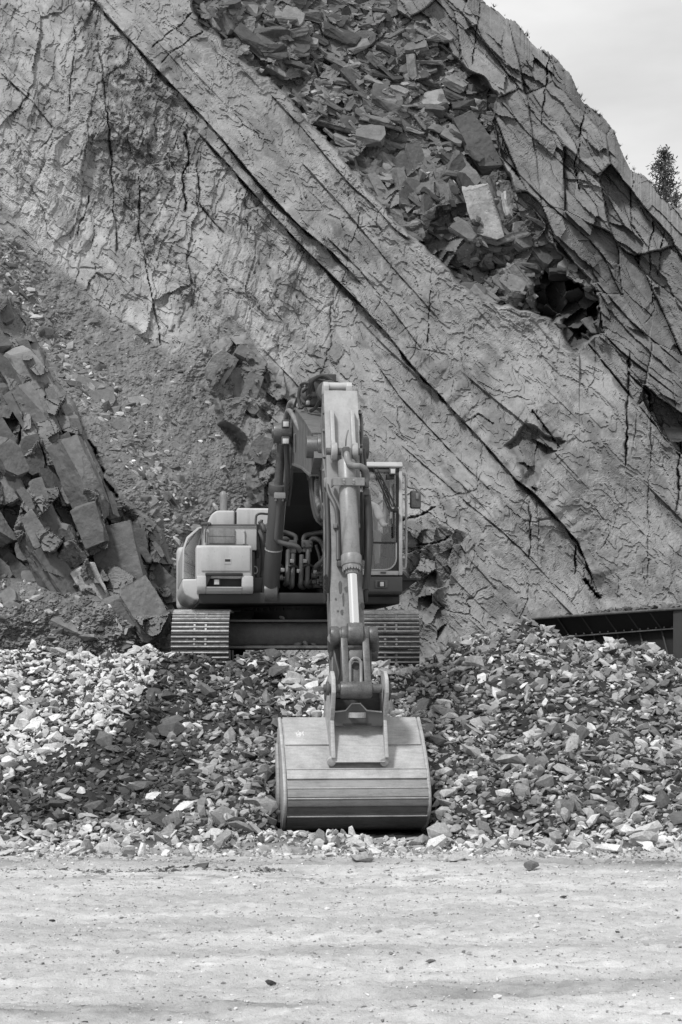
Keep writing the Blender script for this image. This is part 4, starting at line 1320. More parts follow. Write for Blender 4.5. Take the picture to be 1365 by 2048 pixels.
m.box(pxc + 0.24, pxc + 0.38, -1.75, -1.55, czb + 0.02, czb + 0.45, 0.02)
up(m, 'control_console', M_BLACK, cab)
m = MB()
m.box(pxc + 0.04, pxc + 0.16, -1.72, -1.5, czb + 0.05, czb + 0.08, 0.01); m.box(pxc - 0.16, pxc - 0.04, -1.72, -1.5, czb + 0.05, czb + 0.08, 0.01)
up(m, 'pedal', M_STEEL, cab)

# --- boom
foot = (-0.45, 3.30)
def UB(m, name, mats, parent=None, angle=32): return up(m, name, mats, parent, angle)
bw_ = 0.30
top = [(-0.10, 3.42), (-0.75, 4.25), (-1.55, 4.95), (-2.4, 5.18), (-3.2, 5.12), (-4.6, 4.78), (-5.62, 4.50)]
bot = [(-0.45, 3.02), (-0.95, 3.42), (-1.7, 4.05), (-2.25, 4.43), (-2.75, 4.48), (-4.2, 4.28), (-5.3, 4.08), (-5.75, 4.22)]
m = MB()
m.prism(top + bot[::-1], bx - bw_ + 0.02, bx + bw_ - 0.02, 0.0)
boom = up(m, 'boom', M_BOOM)
m = MB()                                        # flange plates along top and belly
def strip(mb, line, off, th, x0_, x1_):
    for (a, b) in zip(line, line[1:]):
        d = Vector((b[0] - a[0], b[1] - a[1])).normalized(); nn = Vector((-d.y, d.x)) * off
        mb.prism([(a[0], a[1]), (b[0], b[1]), (b[0] + nn.x, b[1] + nn.y), (a[0] + nn.x, a[1] + nn.y)], x0_, x1_)
strip(m, top, -0.025, 0, bx - bw_, bx + bw_)
strip(m, bot[3:7], 0.025, 0, bx - bw_, bx + bw_)
up(m, 'boom_flange', M_BOOM, boom)
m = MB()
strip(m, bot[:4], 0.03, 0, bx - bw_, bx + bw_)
up(m, 'boom_belly', M_BLACK, boom)  # underside strip painted black to carry the shade below the boom
m = MB(); m.cyl((bx - 0.42, foot[0], foot[1]), (bx + 0.42, foot[0], foot[1]), 0.14, n=24, bevel=0.01); up(m, 'boom_pin', M_STEEL, boom); m = MB(); m.cyl((bx - 0.36, -5.6, 4.36), (bx + 0.36, -5.6, 4.36), 0.13, n=24, bevel=0.01); up(m, 'boom_pin', M_STEEL, boom)
# boom rams
pT = U(565, 866, -2.6); pB = U(541, 1186, -1.75)
def boom_ram(sgn):
    mx_ = (lambda v: Vector((v.x, v.y, v.z))) if sgn < 0 else (lambda v: Vector((2 * bx - v.x, v.y, v.z)))
    a, b = mx_(pB), mx_(pT)
    d = (b - a)
    m = MB(); m.cyl(a + d * 0.0, a + d * 0.66, 0.112, n=24, bevel=0.01); m.cyl(a + d * 0.63, a + d * 0.69, 0.128, n=24, bevel=0.01)
    m.cyl(a + Vector((-0.09, 0, 0)), a + Vector((0.09, 0, 0)), 0.15, n=24, bevel=0.01)
    ram = up(m, 'boom_cylinder', M_RAM)
    m = MB(); m.cyl(a + d * 0.69, a + d * 0.98, 0.058, n=20); up(m, 'cylinder_rod', M_STEEL, ram)
    m = MB(); m.cyl(b + Vector((-0.12, 0, 0)), b + Vector((0.12, 0, 0)), 0.135, n=24, bevel=0.012); m.cyl(b + Vector((-0.135, 0, 0)), b + Vector((0.30 if sgn < 0 else 0.135, 0, 0)), 0.07, n=18, bevel=0.008)
    if sgn > 0: m.cyl(b + Vector((-0.30, 0, 0)), b, 0.07, n=18)
    up(m, 'rod_eye', M_STEEL, ram)
    m = MB()
    o = Vector((0.02, -0.15, 0))
    q = a + d * 0.60
    m.tube([q + o, a + d * 0.45 + o, a + d * 0.36 + o, a + d * 0.33 + o + Vector((-sgn * 0.02, 0, 0)), a + d * 0.31 + o + Vector((-sgn * 0.12, -0.02, 0)), a + d * 0.295 + o + Vector((-sgn * 0.27, -0.02, 0)), a + d * 0.265 + o + Vector((-sgn * 0.33, 0, 0))], 0.034, 12)
    up(m, 'ram_pipe', M_PIPE, ram)
    m = MB(); m.box(q.x - 0.055, q.x + 0.095, q.y - 0.2, q.y - 0.05, q.z - 0.02, q.z + 0.06, 0.01)
    for k in (-0.03, 0.06): m.cyl((q.x + k, q.y - 0.15, q.z - 0.05), (q.x + k, q.y - 0.15, q.z - 0.02), 0.016, n=8)
    up(m, 'pipe_clamp', M_ARM, ram)
    m = MB(); c = a + d * 0.28; ax_ = d.normalized(); m.cyl(c - ax_ * 0.008, c + ax_ * 0.008, 0.119, n=24); up(m, 'hose_strap', M_GROUSER, ram)
    return ram
boom_ram(-1)
boom_ram(1)
# lamps on the boom
for i, (q0, q1, r0, r1) in enumerate(((565, 580, 839, 855), (564, 580, 873, 889))):
    m = MB(); ubox(m, q0, q1, r0, r1, -2.95, -2.84, 0.008)
    lamp_o = up(m, 'boom_lamp', M_DARKP, boom)
    m = MB(); ubox(m, q0 + 2, q1 - 2, r0 + 4, r1 - 2, -2.963, -2.945, 0.004); up(m, 'lens', M_LENS, lamp_o)
m = MB()
utube(m, [(573, 888, -2.82), (575, 950, -2.6), (571, 1000, -2.3)], 0.035, 8)
utube(m, [(580, 885, -2.6), (583, 905, -2.6), (582, 960, -2.4), (576, 1010, -2.1)], 0.03, 8)
up(m, 'boom_side_rib', M_RAM, boom)
# arm ram along the back of the boom
a, b = Vector((bx - 0.02, -2.5, 5.32)), Vector((bx - 0.02, -5.78, 4.98))
a = U(628, 795, -2.6); b = U(676, 776, -5.86)
d = b - a
m = MB(); m.cyl(a, a + d * 0.62, 0.115, n=24, bevel=0.01); m.cyl(a + d * 0.6, a + d * 0.66, 0.135, n=24, bevel=0.015); m.cyl(a + Vector((-.16, 0, 0)), a + Vector((.16, 0, 0)), 0.13, n=20)
ram = up(m, 'arm_cylinder', M_DARKP)
m = MB(); m.cyl(a + d * 0.66, b, 0.06, n=18); up(m, 'cylinder_rod', M_CHROME, ram)
m = MB()
for k in range(5):
    t = 0.3 + 0.06 * k
    c = a + d * t
    m.tube([c + Vector((-0.15, 0, 0.03 * k - 0.1)), c + Vector((-0.17, -0.1, 0.12)), c + Vector((-0.06, -0.2, 0.18)), c + Vector((0.05, -0.22, 0.12))], 0.022, 8)
m.box(*[v for pr in zip(a + d * 0.5 - Vector((0.16, 0.08, 0.06)), a + d * 0.5 + Vector((0.10, 0.08, 0.16))) for v in pr], 0.02)
m.box(*[v for pr in zip(a + d * 0.42 - Vector((0.05, 0.05, -0.08)), a + d * 0.42 + Vector((0.16, 0.08, 0.24))) for v in pr], 0.01)
utube(m, [(606, 772, -3.6), (600, 776, -3.7), (598, 800, -3.7), (602, 815, -3.8), (608, 812, -3.8)], 0.022, 8)
utube(m, [(602, 770, -3.9), (612, 766, -4.0), (640, 768, -4.1), (646, 775, -4.2)], 0.02, 8)
utube(m, [(606, 784, -3.9), (616, 776, -4.0), (634, 773, -4.1), (648, 782, -4.2)], 0.018, 8)
utube(m, [(604, 800, -3.9), (612, 806, -4.0), (616, 795, -4.1), (622, 790, -4.2)], 0.02, 8)
up(m, 'ram_hose', M_HOSE, ram)
m = MB(); ubox(m, 629, 640, 757, 770, -3.9, -3.8, 0.01); ubox(m, 625, 642, 768, 778, -3.95, -3.85, 0.01); up(m, 'rear_lamp', M_BLACK, ram)
# pipes and sleeved hoses on the boom's flank
m = MB()
utube(m, [(576, 826, -2.4), (580, 808, -2.5), (586, 804, -2.7), (592, 808, -2.9), (612, 845, -3.6), (618, 858, -3.8), (624, 872, -4.0), (625, 880, -4.1)], 0.036, 12)
utube(m, [(572, 838, -2.5), (575, 824, -2.6), (580, 822, -2.8), (586, 830, -3.0), (600, 858, -3.5), (608, 868, -3.7), (613, 880, -3.9)], 0.034, 12)
utube(m, [(623, 830, -3.8), (634, 850, -4.1), (643, 872, -4.4)], 0.025, 8)
up(m, 'boom_pipe', M_ARM, boom)
m = MB()
for (q0, q1, r0, r1, l) in ((602, 618, 834, 840, -3.4), (606, 620, 869, 875, -3.9), (620, 640, 866, 874, -4.1), (624, 642, 872, 880, -4.15)):
    ubox(m, q0, q1, r0, r1, l - 0.06, l + 0.05, 0.008)
for q in (590, 596, 603, 609): utube(m, [(q, 868, -3.3), (q, 905, -3.2)], 0.014, 6)
up(m, 'pipe_clamp', M_ARM, boom)
m = MB()
H1 = [(621, 878, -4.0), (624, 895, -4.1), (626, 925, -4.2), (626, 945, -4.3), (629, 990, -4.5), (634, 1020, -4.8), (641, 1036, -5.1), (650, 1020, -5.4)]
H2 = [(635, 880, -4.1), (637, 900, -4.2), (637, 940, -4.4), (636, 975, -4.6), (637, 1000, -4.8), (642, 1016, -5.1), (650, 1010, -5.4)]
utube(m, H1, 0.038, 12); utube(m, H2, 0.036, 12)
utube(m, [(645, 850, -4.6), (646, 880, -4.8), (641, 905, -4.8), (636, 912, -4.6), (632, 905, -4.5)], 0.012, 6)
utube(m, [(628, 880, -4.05), (631, 900, -4.2), (634, 920, -4.3)], 0.018, 8)
hs = up(m, 'arm_hose', M_HOSE, boom)
m = MB()
def sleeve(pts, r, t0, t1, n):
    P = [U(*p) for p in pts]
    cum = [0]
    for a_, b_ in zip(P, P[1:]): cum.append(cum[-1] + (b_ - a_).length)
    for k in range(n):
        s = (t0 + (t1 - t0) * k / (n - 1)) * cum[-1]
        i = max(0, min(len(P) - 2, next((j for j in range(len(P) - 1) if cum[j + 1] >= s), len(P) - 2)))
        p = P[i].lerp(P[i + 1], (s - cum[i]) / (cum[i + 1] - cum[i])); dd = (P[i + 1] - P[i]).normalized()
        m.cyl(p - dd * 0.014, p + dd * 0.014, r, n=12, bevel=0.006)
sleeve(H1, 0.05, 0.03, 0.32, 14)
sleeve(H2, 0.045, 0.42, 0.80, 20)
up(m, 'hose_sleeve', M_ARM, hs)

# --- manifold between the boom feet
m = MB()
ubox(m, 574, 595, 1080, 1095, -1.62, -1.5, 0.012); ubox(m, 604, 626, 1080, 1095, -1.62, -1.5, 0.012)
ubox(m, 576, 593, 1094, 1106, -1.6, -1.5, 0.01); ubox(m, 606, 624, 1094, 1104, -1.6, -1.5, 0.01)
for q in (578, 590, 608, 621):
    for r_ in (1085, 1091): a = U(q, r_, -1.62); m.cyl(a, a + Vector((0, -0.02, 0)), 0.014, n=6)
mani = up(m, 'hose_manifold', M_DARKP)
m = MB()
for q, b0, b1 in ((577, 1100, 1166), (587, 1108, 1172), (604, 1110, 1172), (617, 1100, 1170)):
    utube(m, [(q, b0, -1.58), (q - 1, b0 + 30, -1.62), (q - 2, b1 - 12, -1.68), (q - 3, b1, -1.64), (q - 7 if q < 600 else q + 5, b1 + 2, -1.5), (q - 9 if q < 600 else q + 7, b1 - 8, -1.3)], 0.034, 12)
utube(m, [(577, 1081, -1.58), (572, 1078, -1.62), (562, 1079, -1.65), (552, 1086, -1.65), (545, 1105, -1.65), (546, 1122, -1.65), (555, 1134, -1.6), (562, 1146, -1.5), (563, 1160, -1.4)], 0.034, 12)
utube(m, [(622, 1081, -1.58), (628, 1077, -1.62), (638, 1080, -1.65), (646, 1090, -1.65), (650, 1110, -1.65), (644, 1122, -1.65), (632, 1134, -1.6), (625, 1150, -1.5)], 0.034, 12)
utube(m, [(593, 1081, -1.5), (590, 1072, -1.5), (575, 1066, -1.5), (560, 1063, -1.55)], 0.032, 12)
utube(m, [(607, 1081, -1.5), (610, 1072, -1.5), (622, 1068, -1.5), (650, 1064, -1.55)], 0.032, 12)
up(m, 'hose', M_PIPE, mani)
m = MB()
for q0 in (533, 624):
    for k in range(12):
        q = q0 + random.uniform(2, 28); r_ = random.uniform(1143, 1172)
        a = U(q, r_, -1.55); w = random.uniform(0.025, 0.05)
        m.box(a.x - w, a.x + w, a.y - 0.06, a.y + 0.1, a.z - w * 0.8, a.z + w * 0.8, 0.008)
        if k % 2: m.cyl(a + Vector((0, -0.1, 0)), a, 0.018, n=8)
    ubox(m, q0 + 2, q0 + 28, 1150, 1176, -1.5, -1.3, 0.01)
    utube(m, [(q0 + 6, 1146, -1.5), (q0 + 14, 1135, -1.5), (q0 + 28, 1131, -1.45), (q0 + 34, 1140, -1.4)], 0.02, 8)
    up(m, 'valve_block', M_PIPE, mani); m = MB()
m.bm.free()

# --- arm
def YZ(py, ly): return (ly, uz(690, py, ly))
front = [(-5.95, uz(680, 783, -5.95)), (-6.12, uz(680, 860, -6.12)), (-6.22, uz(680, 900, -6.22)), (-6.34, uz(680, 1000, -6.34)), (-6.62, uz(680, 1180, -6.62)), (-6.82, uz(680, 1300, -6.82)), (-6.92, uz(680, 1395, -6.92))]
back = [(-6.62, uz(690, 1400, -6.62)), (-6.35, 2.3), (-5.75, 3.9), (-5.42, 4.35), (-5.45, 4.55), (-5.72, 4.95)]
aw = 0.185
m = MB()
m.prism(front + back, bx - aw, bx + aw, 0.008, 2)
arm = up(m, 'arm', M_ARM)
m = MB()                                        # top plates that hold the arm ram's pin
fz = lambda py, ly: uz(680, py, ly)
for xs in ((bx - aw - 0.005, bx - aw + 0.055), (bx + aw - 0.115, bx + aw - 0.05)):
    m.prism([(-5.95, fz(788, -5.95)), (-5.97, fz(772, -5.95)), (-5.95, fz(766, -5.95)), (-5.86, fz(763, -5.9)), (-5.74, fz(772, -5.8)), (-5.7, fz(790, -5.7))], *xs, 0.006)
m.cyl((bx - aw + 0.02, -5.86, fz(773, -5.86)), (bx + aw - 0.08, -5.86, fz(773, -5.86)), 0.045, n=18)
up(m, 'ram_lug', M_PAINT, arm)
m = MB()                                        # front plate, lighter than the arm
fl = [front[0], front[1], front[2]]
strip(m, fl, -0.022, 0, bx - aw - 0.006, bx + aw + 0.006)
m.box(bx - aw + 0.02, bx + aw - 0.02, -6.00, -5.95, fz(800, -6), fz(797, -6), 0.003, 1)
up(m, 'arm_front_plate', M_FACE, arm)
m = MB()                                        # ribs that carry the bucket ram
for sgn in (-1, 1):
    xx = bx + sgn * 0.115 - 0.0
    m.prism([(-6.0, fz(820, -6.05)), (-6.16, fz(822, -6.1)), (-6.30, fz(880, -6.3)), (-6.42, fz(893, -6.4)), (-6.44, fz(905, -6.4)), (-6.36, fz(917, -6.4)), (-6.2, fz(920, -6.2))], xx - 0.022, xx + 0.022, 0.006)
    m.cyl((xx - 0.035, -6.36, fz(903, -6.36)), (xx + 0.035, -6.36, fz(903, -6.36)), 0.10, n=24, bevel=0.012)
up(m, 'ram_bracket', M_FACE, arm)
m = MB(); m.cyl((bx - 0.2, -6.36, fz(903, -6.36)), (bx + 0.2, -6.36, fz(903, -6.36)), 0.04, n=18); m.cyl((bx - 0.24, -5.6, 4.36), (bx + 0.24, -5.6, 4.36), 0.15, n=24, bevel=0.02); up(m, 'arm_pin', M_STEEL, arm)
# stains of oil on the lower arm
m = MB()
for (q, r_, w, h) in ((681, 1172, 4, 14), (693, 1178, 4, 6), (687, 1198, 2, 14), (684, 1224, 2.5, 6), (726, 1212, 3.5, 8), (672, 1198, 2, 2.5), (676, 1222, 2, 2)):
    t = (r_ - 1180) / 120
    l = -6.62 - 0.2 * t if r_ > 1180 else -6.62 + 0.28 * (1180 - r_) / 180
    a = U(q, r_, l - 0.004)
    n = 9
    pts = [(a.x + w * 0.0053 * math.cos(k * 2 * math.pi / n) * random.uniform(0.7, 1.3), a.z + h * 0.0053 * math.sin(k * 2 * math.pi / n) * random.uniform(0.7, 1.3)) for k in range(n)]
    sl_ = (front[4][0] - front[3][0]) / (front[4][1] - front[3][1]) if r_ < 1180 else (front[5][0] - front[4][0]) / (front[5][1] - front[4][1])
    bm = bmesh.new()
    f1 = [bm.verts.new((x, a.y + (z - a.z) * sl_ - 0.003, z)) for x, z in pts]
    f2 = [bm.verts.new((x, a.y + (z - a.z) * sl_ + 0.006, z)) for x, z in pts]
    bm.faces.new(f1); bm.faces.new(f2[::-1])
    for k in range(n): bm.faces.new([f1[k], f2[k], f2[(k + 1) % n], f1[(k + 1) % n]])
    m._merge(bm)
up(m, 'oil_stain', M_DARKP, arm)
# bucket ram
a = U(693, 912, -6.42); b = U(710, 1268, -7.02)
d = b - a
ax_ = d.normalized()
m = MB()
m.cyl(a + d * 0.03, a + d * 0.60, 0.098, n=32, bevel=0.01)
m.cyl(a + d * 0.565, a + d * 0.625, 0.112, n=32, bevel=0.01)
m.cyl(a + d * 0.645, a + d * 0.672, 0.072, n=28, bevel=0.008)
m.cyl(a + d * 0.62, a + d * 0.648, 0.10, n=32, bevel=0.008)
m.prism([(a.y - 0.06, a.z + 0.06), (a.y + 0.06, a.z + 0.08), (a.y + 0.05, a.z - 0.2), (a.y - 0.12, a.z - 0.2)], a.x - 0.055, a.x + 0.055, 0.03, 3)
bram = up(m, 'bucket_cylinder', M_ARM)
m = MB()
for k in range(18):
    t = 2 * math.pi * k / 18
    e1 = ax_.orthogonal().normalized(); e2 = ax_.cross(e1)
    c = a + d * 0.636 + (e1 * math.cos(t) + e2 * math.sin(t)) * 0.092
    m.cyl(c, c + ax_ * 0.035, 0.010, n=6)
up(m, 'gland_bolt', M_BOLT, bram)
m = MB(); m.cyl(a + d * 0.66, a + d * 0.985, 0.056, n=28); up(m, 'cylinder_rod', M_CHROME, bram)
m = MB(); m.cyl(a + d * 0.945, a + d * 0.985, 0.066, n=24, bevel=0.01); m.cyl(b + Vector((-0.085, 0, 0)), b + Vector((0.085, 0, 0)), 0.125, n=28, bevel=0.02); up(m, 'rod_eye', M_STEEL, bram)
m = MB()
pl_ = a + d * 0.165
w0, w1 = ux(667, 960, pl_.y - 0.12), ux(730, 960, pl_.y - 0.12)
m.box(w0, w1, pl_.y - 0.125, pl_.y - 0.105, uz(700, 971, pl_.y - 0.12), uz(700, 955, pl_.y - 0.12), 0.004, 1)
m.box(w0, w0 + 0.02, pl_.y - 0.105, pl_.y + 0.16, uz(700, 971, pl_.y - 0.12), uz(700, 955, pl_.y - 0.12), 0.004, 1)
m.box(w1 - 0.02, w1, pl_.y - 0.105, pl_.y + 0.16, uz(700, 971, pl_.y - 0.12), uz(700, 955, pl_.y - 0.12), 0.004, 1)
gp = up(m, 'guard_plate', M_ARM, bram)
m = MB()
for q in (688, 707.5):
    for r_ in (960, 965.5): c = U(q, r_, pl_.y - 0.125); m.cyl(c, c + Vector((0, -0.014, 0)), 0.013, n=6)
up(m, 'bolt', M_BOLT, gp)
m = MB()
utube(m, [(694, 900, -6.5), (694, 912, -6.56), (698, 926, -6.58), (706, 931, -6.58), (722, 933, -6.58), (731, 940, -6.56), (734, 952, -6.52), (734, 962, -6.5)], 0.035, 12)
utube(m, [(692, 892, -6.44), (693, 876, -6.5), (697, 860, -6.5), (693, 872, -6.5)], 0.008, 6)
bh = up(m, 'ram_pipe', M_ARM, bram)
m = MB(); ubox(m, 687, 700, 893, 912, -6.56, -6.44, 0.012); ubox(m, 730, 739, 958, 974, -6.55, -6.45, 0.01); ubox(m, 729, 740, 978, 990, -6.52, -6.44, 0.008); ubox(m, 676, 692, 1121, 1133, -6.66, -6.5, 0.01); up(m, 'pipe_clamp', M_DARKP, bram)
m = MB()
utube(m, [(734, 985, -6.46), (736, 1010, -6.48), (738, 1060, -6.5), (736, 1120, -6.58), (733, 1160, -6.62), (731, 1178, -6.62)], 0.034, 12)
utube(m, [(727, 900, -5.9), (730, 930, -6.0), (731, 1000, -6.2), (731, 1080, -6.4), (728, 1120, -6.45)], 0.024, 10)
utube(m, [(654, 985, -6.3), (656, 1040, -6.4), (657, 1100, -6.5), (655, 1160, -6.6), (653, 1186, -6.6)], 0.030, 12)
utube(m, [(649, 1010, -6.2), (650, 1080, -6.35), (650, 1150, -6.5), (650, 1180, -6.55)], 0.02, 8)
up(m, 'arm_hose', M_HOSE, arm)
m = MB()
utube(m, [(648, 808, -5.9), (650, 830, -5.95), (647, 880, -6.0), (651, 935, -6.15), (655, 960, -6.25), (658, 985, -6.32), (672, 1015, -6.42), (676, 1050, -6.46), (677, 1120, -6.56)], 0.026, 10)
utube(m, [(650, 960, -6.2), (651, 1000, -6.2), (652, 1060, -6.3)], 0.022, 8)
utube(m, [(720, 822, -5.9), (724, 850, -6.0), (723, 900, -6.1), (727, 955, -6.2)], 0.02, 8)
utube(m, [(661, 1172, -6.5), (663, 1215, -6.6), (665, 1258, -6.7)], 0.014, 8)
up(m, 'arm_pipe', M_PIPE, arm)
m = MB()
for r_, l in ((824, -5.95), (860, -6.0), (912, -6.1), (940, -6.15)):
    ubox(m, 646, 657, r_ - 2.5, r_ + 2.5, l - 0.04, l + 0.04, 0.004, 1)
for r_, l in ((825, -5.95), (862, -6.0), (890, -6.1)):
    ubox(m, 714, 726, r_ - 2, r_ + 2, l - 0.04, l + 0.04, 0.004, 1)
ubox(m, 649, 660, 955, 975, -6.28, -6.18, 0.01); ubox(m, 645, 652, 1005, 1035, -5.6, -5.4, 0.01)
for q, r_ in ((671, 1051), (717, 1051), (676, 1142), (655, 1118)): c = U(q, r_, -6.48); m.box(c.x - 0.02, c.x + 0.02, c.y - 0.04, c.y + 0.06, c.z - 0.03, c.z + 0.02, 0.006)
up(m, 'pipe_bracket', M_ARM, arm)
m = MB()
ubox(m, 648, 655, 1150, 1205, -6.62, -6.52, 0.02); ubox(m, 729, 737, 1178, 1205, -6.66, -6.5, 0.02)
for k in range(10): utube(m, [(650 + random.uniform(-1, 2), 1150 + 4 * k, -6.64), (654, 1152 + 4 * k, -6.64)], 0.014, 6)
up(m, 'hose_end', M_BLACK, arm)
# linkage
m = MB()
m.cyl(U(664, 1271, -7.0), U(752, 1271, -7.0), 0.085, n=28, bevel=0.02)
m.cyl(U(660, 1271, -7.0), U(678, 1271, -7.0), 0.10, n=28, bevel=0.02); m.cyl(U(737, 1271, -7.0), U(755, 1271, -7.0), 0.10, n=28, bevel=0.02)
m.cyl(U(682, 1271, -7.0), U(695, 1271, -7.0), 0.10, n=28, bevel=0.015); m.cyl(U(725, 1271, -7.0), U(737, 1271, -7.0), 0.10, n=28, bevel=0.015)
link = up(m, 'linkage_pin', M_STEEL)
m = MB()
lyA, lyB = -7.02, -7.28
def lbox(q0, q1, r0, r1, th=0.13, bv=0.012):
    a0, b0 = U(q0, r1, lyB if r1 > 1350 else lyA), U(q1, r0, lyA if r0 < 1350 else lyB)
    la, lb = -7.02 - 0.26 * (r0 - 1275) / 115, -7.02 - 0.26 * (r1 - 1275) / 115
    m.prism([(la - th / 2, uz(705, r0, la)), (la + th / 2, uz(705, r0, la)), (lb + th / 2, uz(705, r1, lb)), (lb - th / 2, uz(705, r1, lb))], ux(q0, 1330, -7.15), ux(q1, 1330, -7.15), bv)
lbox(683, 697, 1275, 1372, 0.15); lbox(726, 740, 1275, 1372, 0.15)
lbox(697, 726, 1302, 1318, 0.08, 0.006); lbox(690, 733, 1362, 1378, 0.12, 0.02)
lbox(684, 740, 1366, 1386, 0.16, 0.03)
lbox(695, 728, 1300, 1372, 0.03, 0.004)
lk = up(m, 'bucket_link', M_STEEL)
m = MB()
pts = [(704 + 0 * t, 0) for t in range(0)]
loop = [U(711.5 + 11 * math.cos(t), 1329 - 13 * math.sin(t), -7.2) for t in np.linspace(0, math.pi, 9)]
loop = [U(722.5, 1365, -7.28)] + loop + [U(700.5, 1365, -7.28)]
m.tube(loop, 0.018, 8, smooth=False)
up(m, 'slot_rim', M_ARM, lk)
m = MB()
oval = [U(711.5 + 9 * math.cos(t), 1340 - 16 * math.sin(t) if math.sin(t) > 0 else 1340 - 22 * math.sin(t), -7.17 - 0.02 * (1 if math.sin(t) < 0 else 0)) for t in np.linspace(0, 2 * math.pi, 20)[:-1]]
bm = bmesh.new()
f1 = [bm.verts.new(v + Vector((0, -0.002, 0))) for v in oval]; f2 = [bm.verts.new(v + Vector((0, 0.02, 0))) for v in oval]
bm.faces.new(f1); bm.faces.new(f2[::-1])
for k in range(len(f1)): bm.faces.new([f1[k], f2[k], f2[(k + 1) % len(f1)], f1[(k + 1) % len(f1)]])
m._merge(bm)
up(m, 'slot', M_BLACK, lk)
m = MB()
m.cyl(U(680, 1380, -7.26), U(744, 1380, -7.26), 0.095, n=28, bevel=0.02)
m.cyl(U(657, 1377, -7.26), U(764, 1377, -7.26), 0.05, n=20)
up(m, 'link_boss', M_STEEL, lk)
for (q, r0, l0, r1, l1) in ((668, 1276, -7.0, 1300, -6.75), (746, 1276, -7.0, 1300, -6.75)):
    m = MB()
    a, b = U(q, r0, l0), U(q, r1, l1)
    m.tube([a, (a + b) / 2, b], 0.07, 12); m.cyl(b - Vector((0.05, 0, 0)), b + Vector((0.05, 0, 0)), 0.11, n=22, bevel=0.015)
    up(m, 'idler_link', M_STEEL)
m = MB()
utube(m, [(669, 1300, -6.95), (672, 1320, -7.0), (678, 1345, -7.05), (676, 1360, -7.05)], 0.012, 6)
ubox(m, 667, 684, 1290, 1395, -6.9, -6.75, 0.01); ubox(m, 738, 744, 1290, 1390, -6.9, -6.75, 0.01)
up(m, 'arm_nose', M_DARKP, arm)

m = MB()
for pts, r_ in (([(598, 872, -3.3), (604, 900, -3.3), (612, 930, -3.4), (618, 960, -3.5)], 0.018), ([(604, 868, -3.5), (612, 905, -3.6), (620, 950, -3.8), (624, 1000, -4.1), (632, 1035, -4.6), (644, 1048, -5.1)], 0.022),
                ([(650, 830, -5.3), (643, 860, -5.2), (641, 900, -5.2), (645, 940, -5.4), (648, 985, -5.7)], 0.02), ([(646, 905, -5.5), (641, 950, -5.4), (643, 1000, -5.5), (648, 1040, -5.8)], 0.018),
                ([(586, 812, -2.8), (596, 838, -3.2), (604, 856, -3.5)], 0.014), ([(612, 818, -3.6), (620, 840, -3.9), (630, 862, -4.2), (640, 880, -4.6)], 0.02),
                ([(600, 790, -3.5), (594, 800, -3.4), (590, 812, -3.1), (588, 830, -2.9)], 0.018), ([(644, 782, -4.4), (640, 800, -4.4), (632, 815, -4.2), (622, 822, -4.0)], 0.022), ([(640, 778, -4.2), (630, 788, -4.15), (618, 800, -4.1), (612, 812, -4.0)], 0.02),
                ([(738, 990, -6.4), (742, 1030, -6.4), (743, 1090, -6.45), (739, 1150, -6.55), (735, 1180, -6.6)], 0.02), ([(724, 985, -6.3), (725, 1060, -6.45), (724, 1110, -6.5)], 0.02),
                ([(570, 1142, -1.6), (580, 1132, -1.66), (594, 1134, -1.6), (600, 1150, -1.5)], 0.016), ([(604, 1140, -1.6), (612, 1130, -1.66), (626, 1133, -1.6), (634, 1150, -1.5)], 0.016), ([(540, 1150, -1.6), (552, 1138, -1.66), (566, 1136, -1.6)], 0.016),
                ([(524, 1040, -1.2), (520, 1070, -1.25), (530, 1100, -1.2), (528, 1140, -1.15)], 0.02), ([(632, 1090, -1.6), (640, 1120, -1.62), (636, 1150, -1.55)], 0.02)):
    utube(m, pts, r_, 8)
m.bm.verts.ensure_lookup_table()
up(m, 'hydraulic_hose', M_HOSE)
m = MB()
for (q, r_, l) in ((612, 868, -3.65), (640, 870, -4.5), (646, 935, -5.45), (600, 812, -3.4), (617, 805, -4.1), (566, 1140, -1.62), (598, 1142, -1.6), (631, 1144, -1.58), (585, 1122, -1.64), (611, 1122, -1.64)):
    ubox(m, q - 4, q + 4, r_ - 4, r_ + 4, l - 0.05, l + 0.03, 0.01)
up(m, 'pipe_clamp', M_BOLT)

# --- bucket
bl = ux(571, 1545, -7.3); br = ux(853, 1545, -7.3)
BP = [(-6.62, 1437), (-6.86, 1465), (-7.03, 1491), (-7.18, 1516), (-7.30, 1541), (-7.37, 1560), (-7.42, 1577), (-7.45, 1593), (-7.45, 1609), (-7.41, 1624), (-7.33, 1639), (-7.20, 1653)]
BPZ = [(l, uz(710, r_, l)) for l, r_ in BP] + [(-6.95, 0.06), (-6.6, 0.045), (-6.25, 0.10)]
def shell(mb, prof, th, x0_, x1_):
    """curved sheet with thickness th to the inside"""
    bm = bmesh.new()
    rows = []
    for i, p in enumerate(prof):
        a_ = prof[max(0, i - 1)]; b_ = prof[min(len(prof) - 1, i + 1)]
        d_ = Vector((b_[0] - a_[0], b_[1] - a_[1])).normalized(); nn = Vector((-d_.y, d_.x)) * th
        if nn.x < 0 and i < 10: nn = -nn
        rows.append([bm.verts.new(q) for q in ((x0_, p[0], p[1]), (x1_, p[0], p[1]), (x1_, p[0] + nn.x, p[1] + nn.y), (x0_, p[0] + nn.x, p[1] + nn.y))])
    for a_, b_ in zip(rows, rows[1:]):
        for k in range(4):
            bm.faces.new([a_[k], a_[(k + 1) % 4], b_[(k + 1) % 4], b_[k]])
    bm.faces.new(rows[0][::-1]); bm.faces.new(rows[-1])
    return mb._merge(bm)
m = MB()
shell(m, BPZ, 0.03, bl, br)
BK = up(m, 'bucket', M_BUCKET)
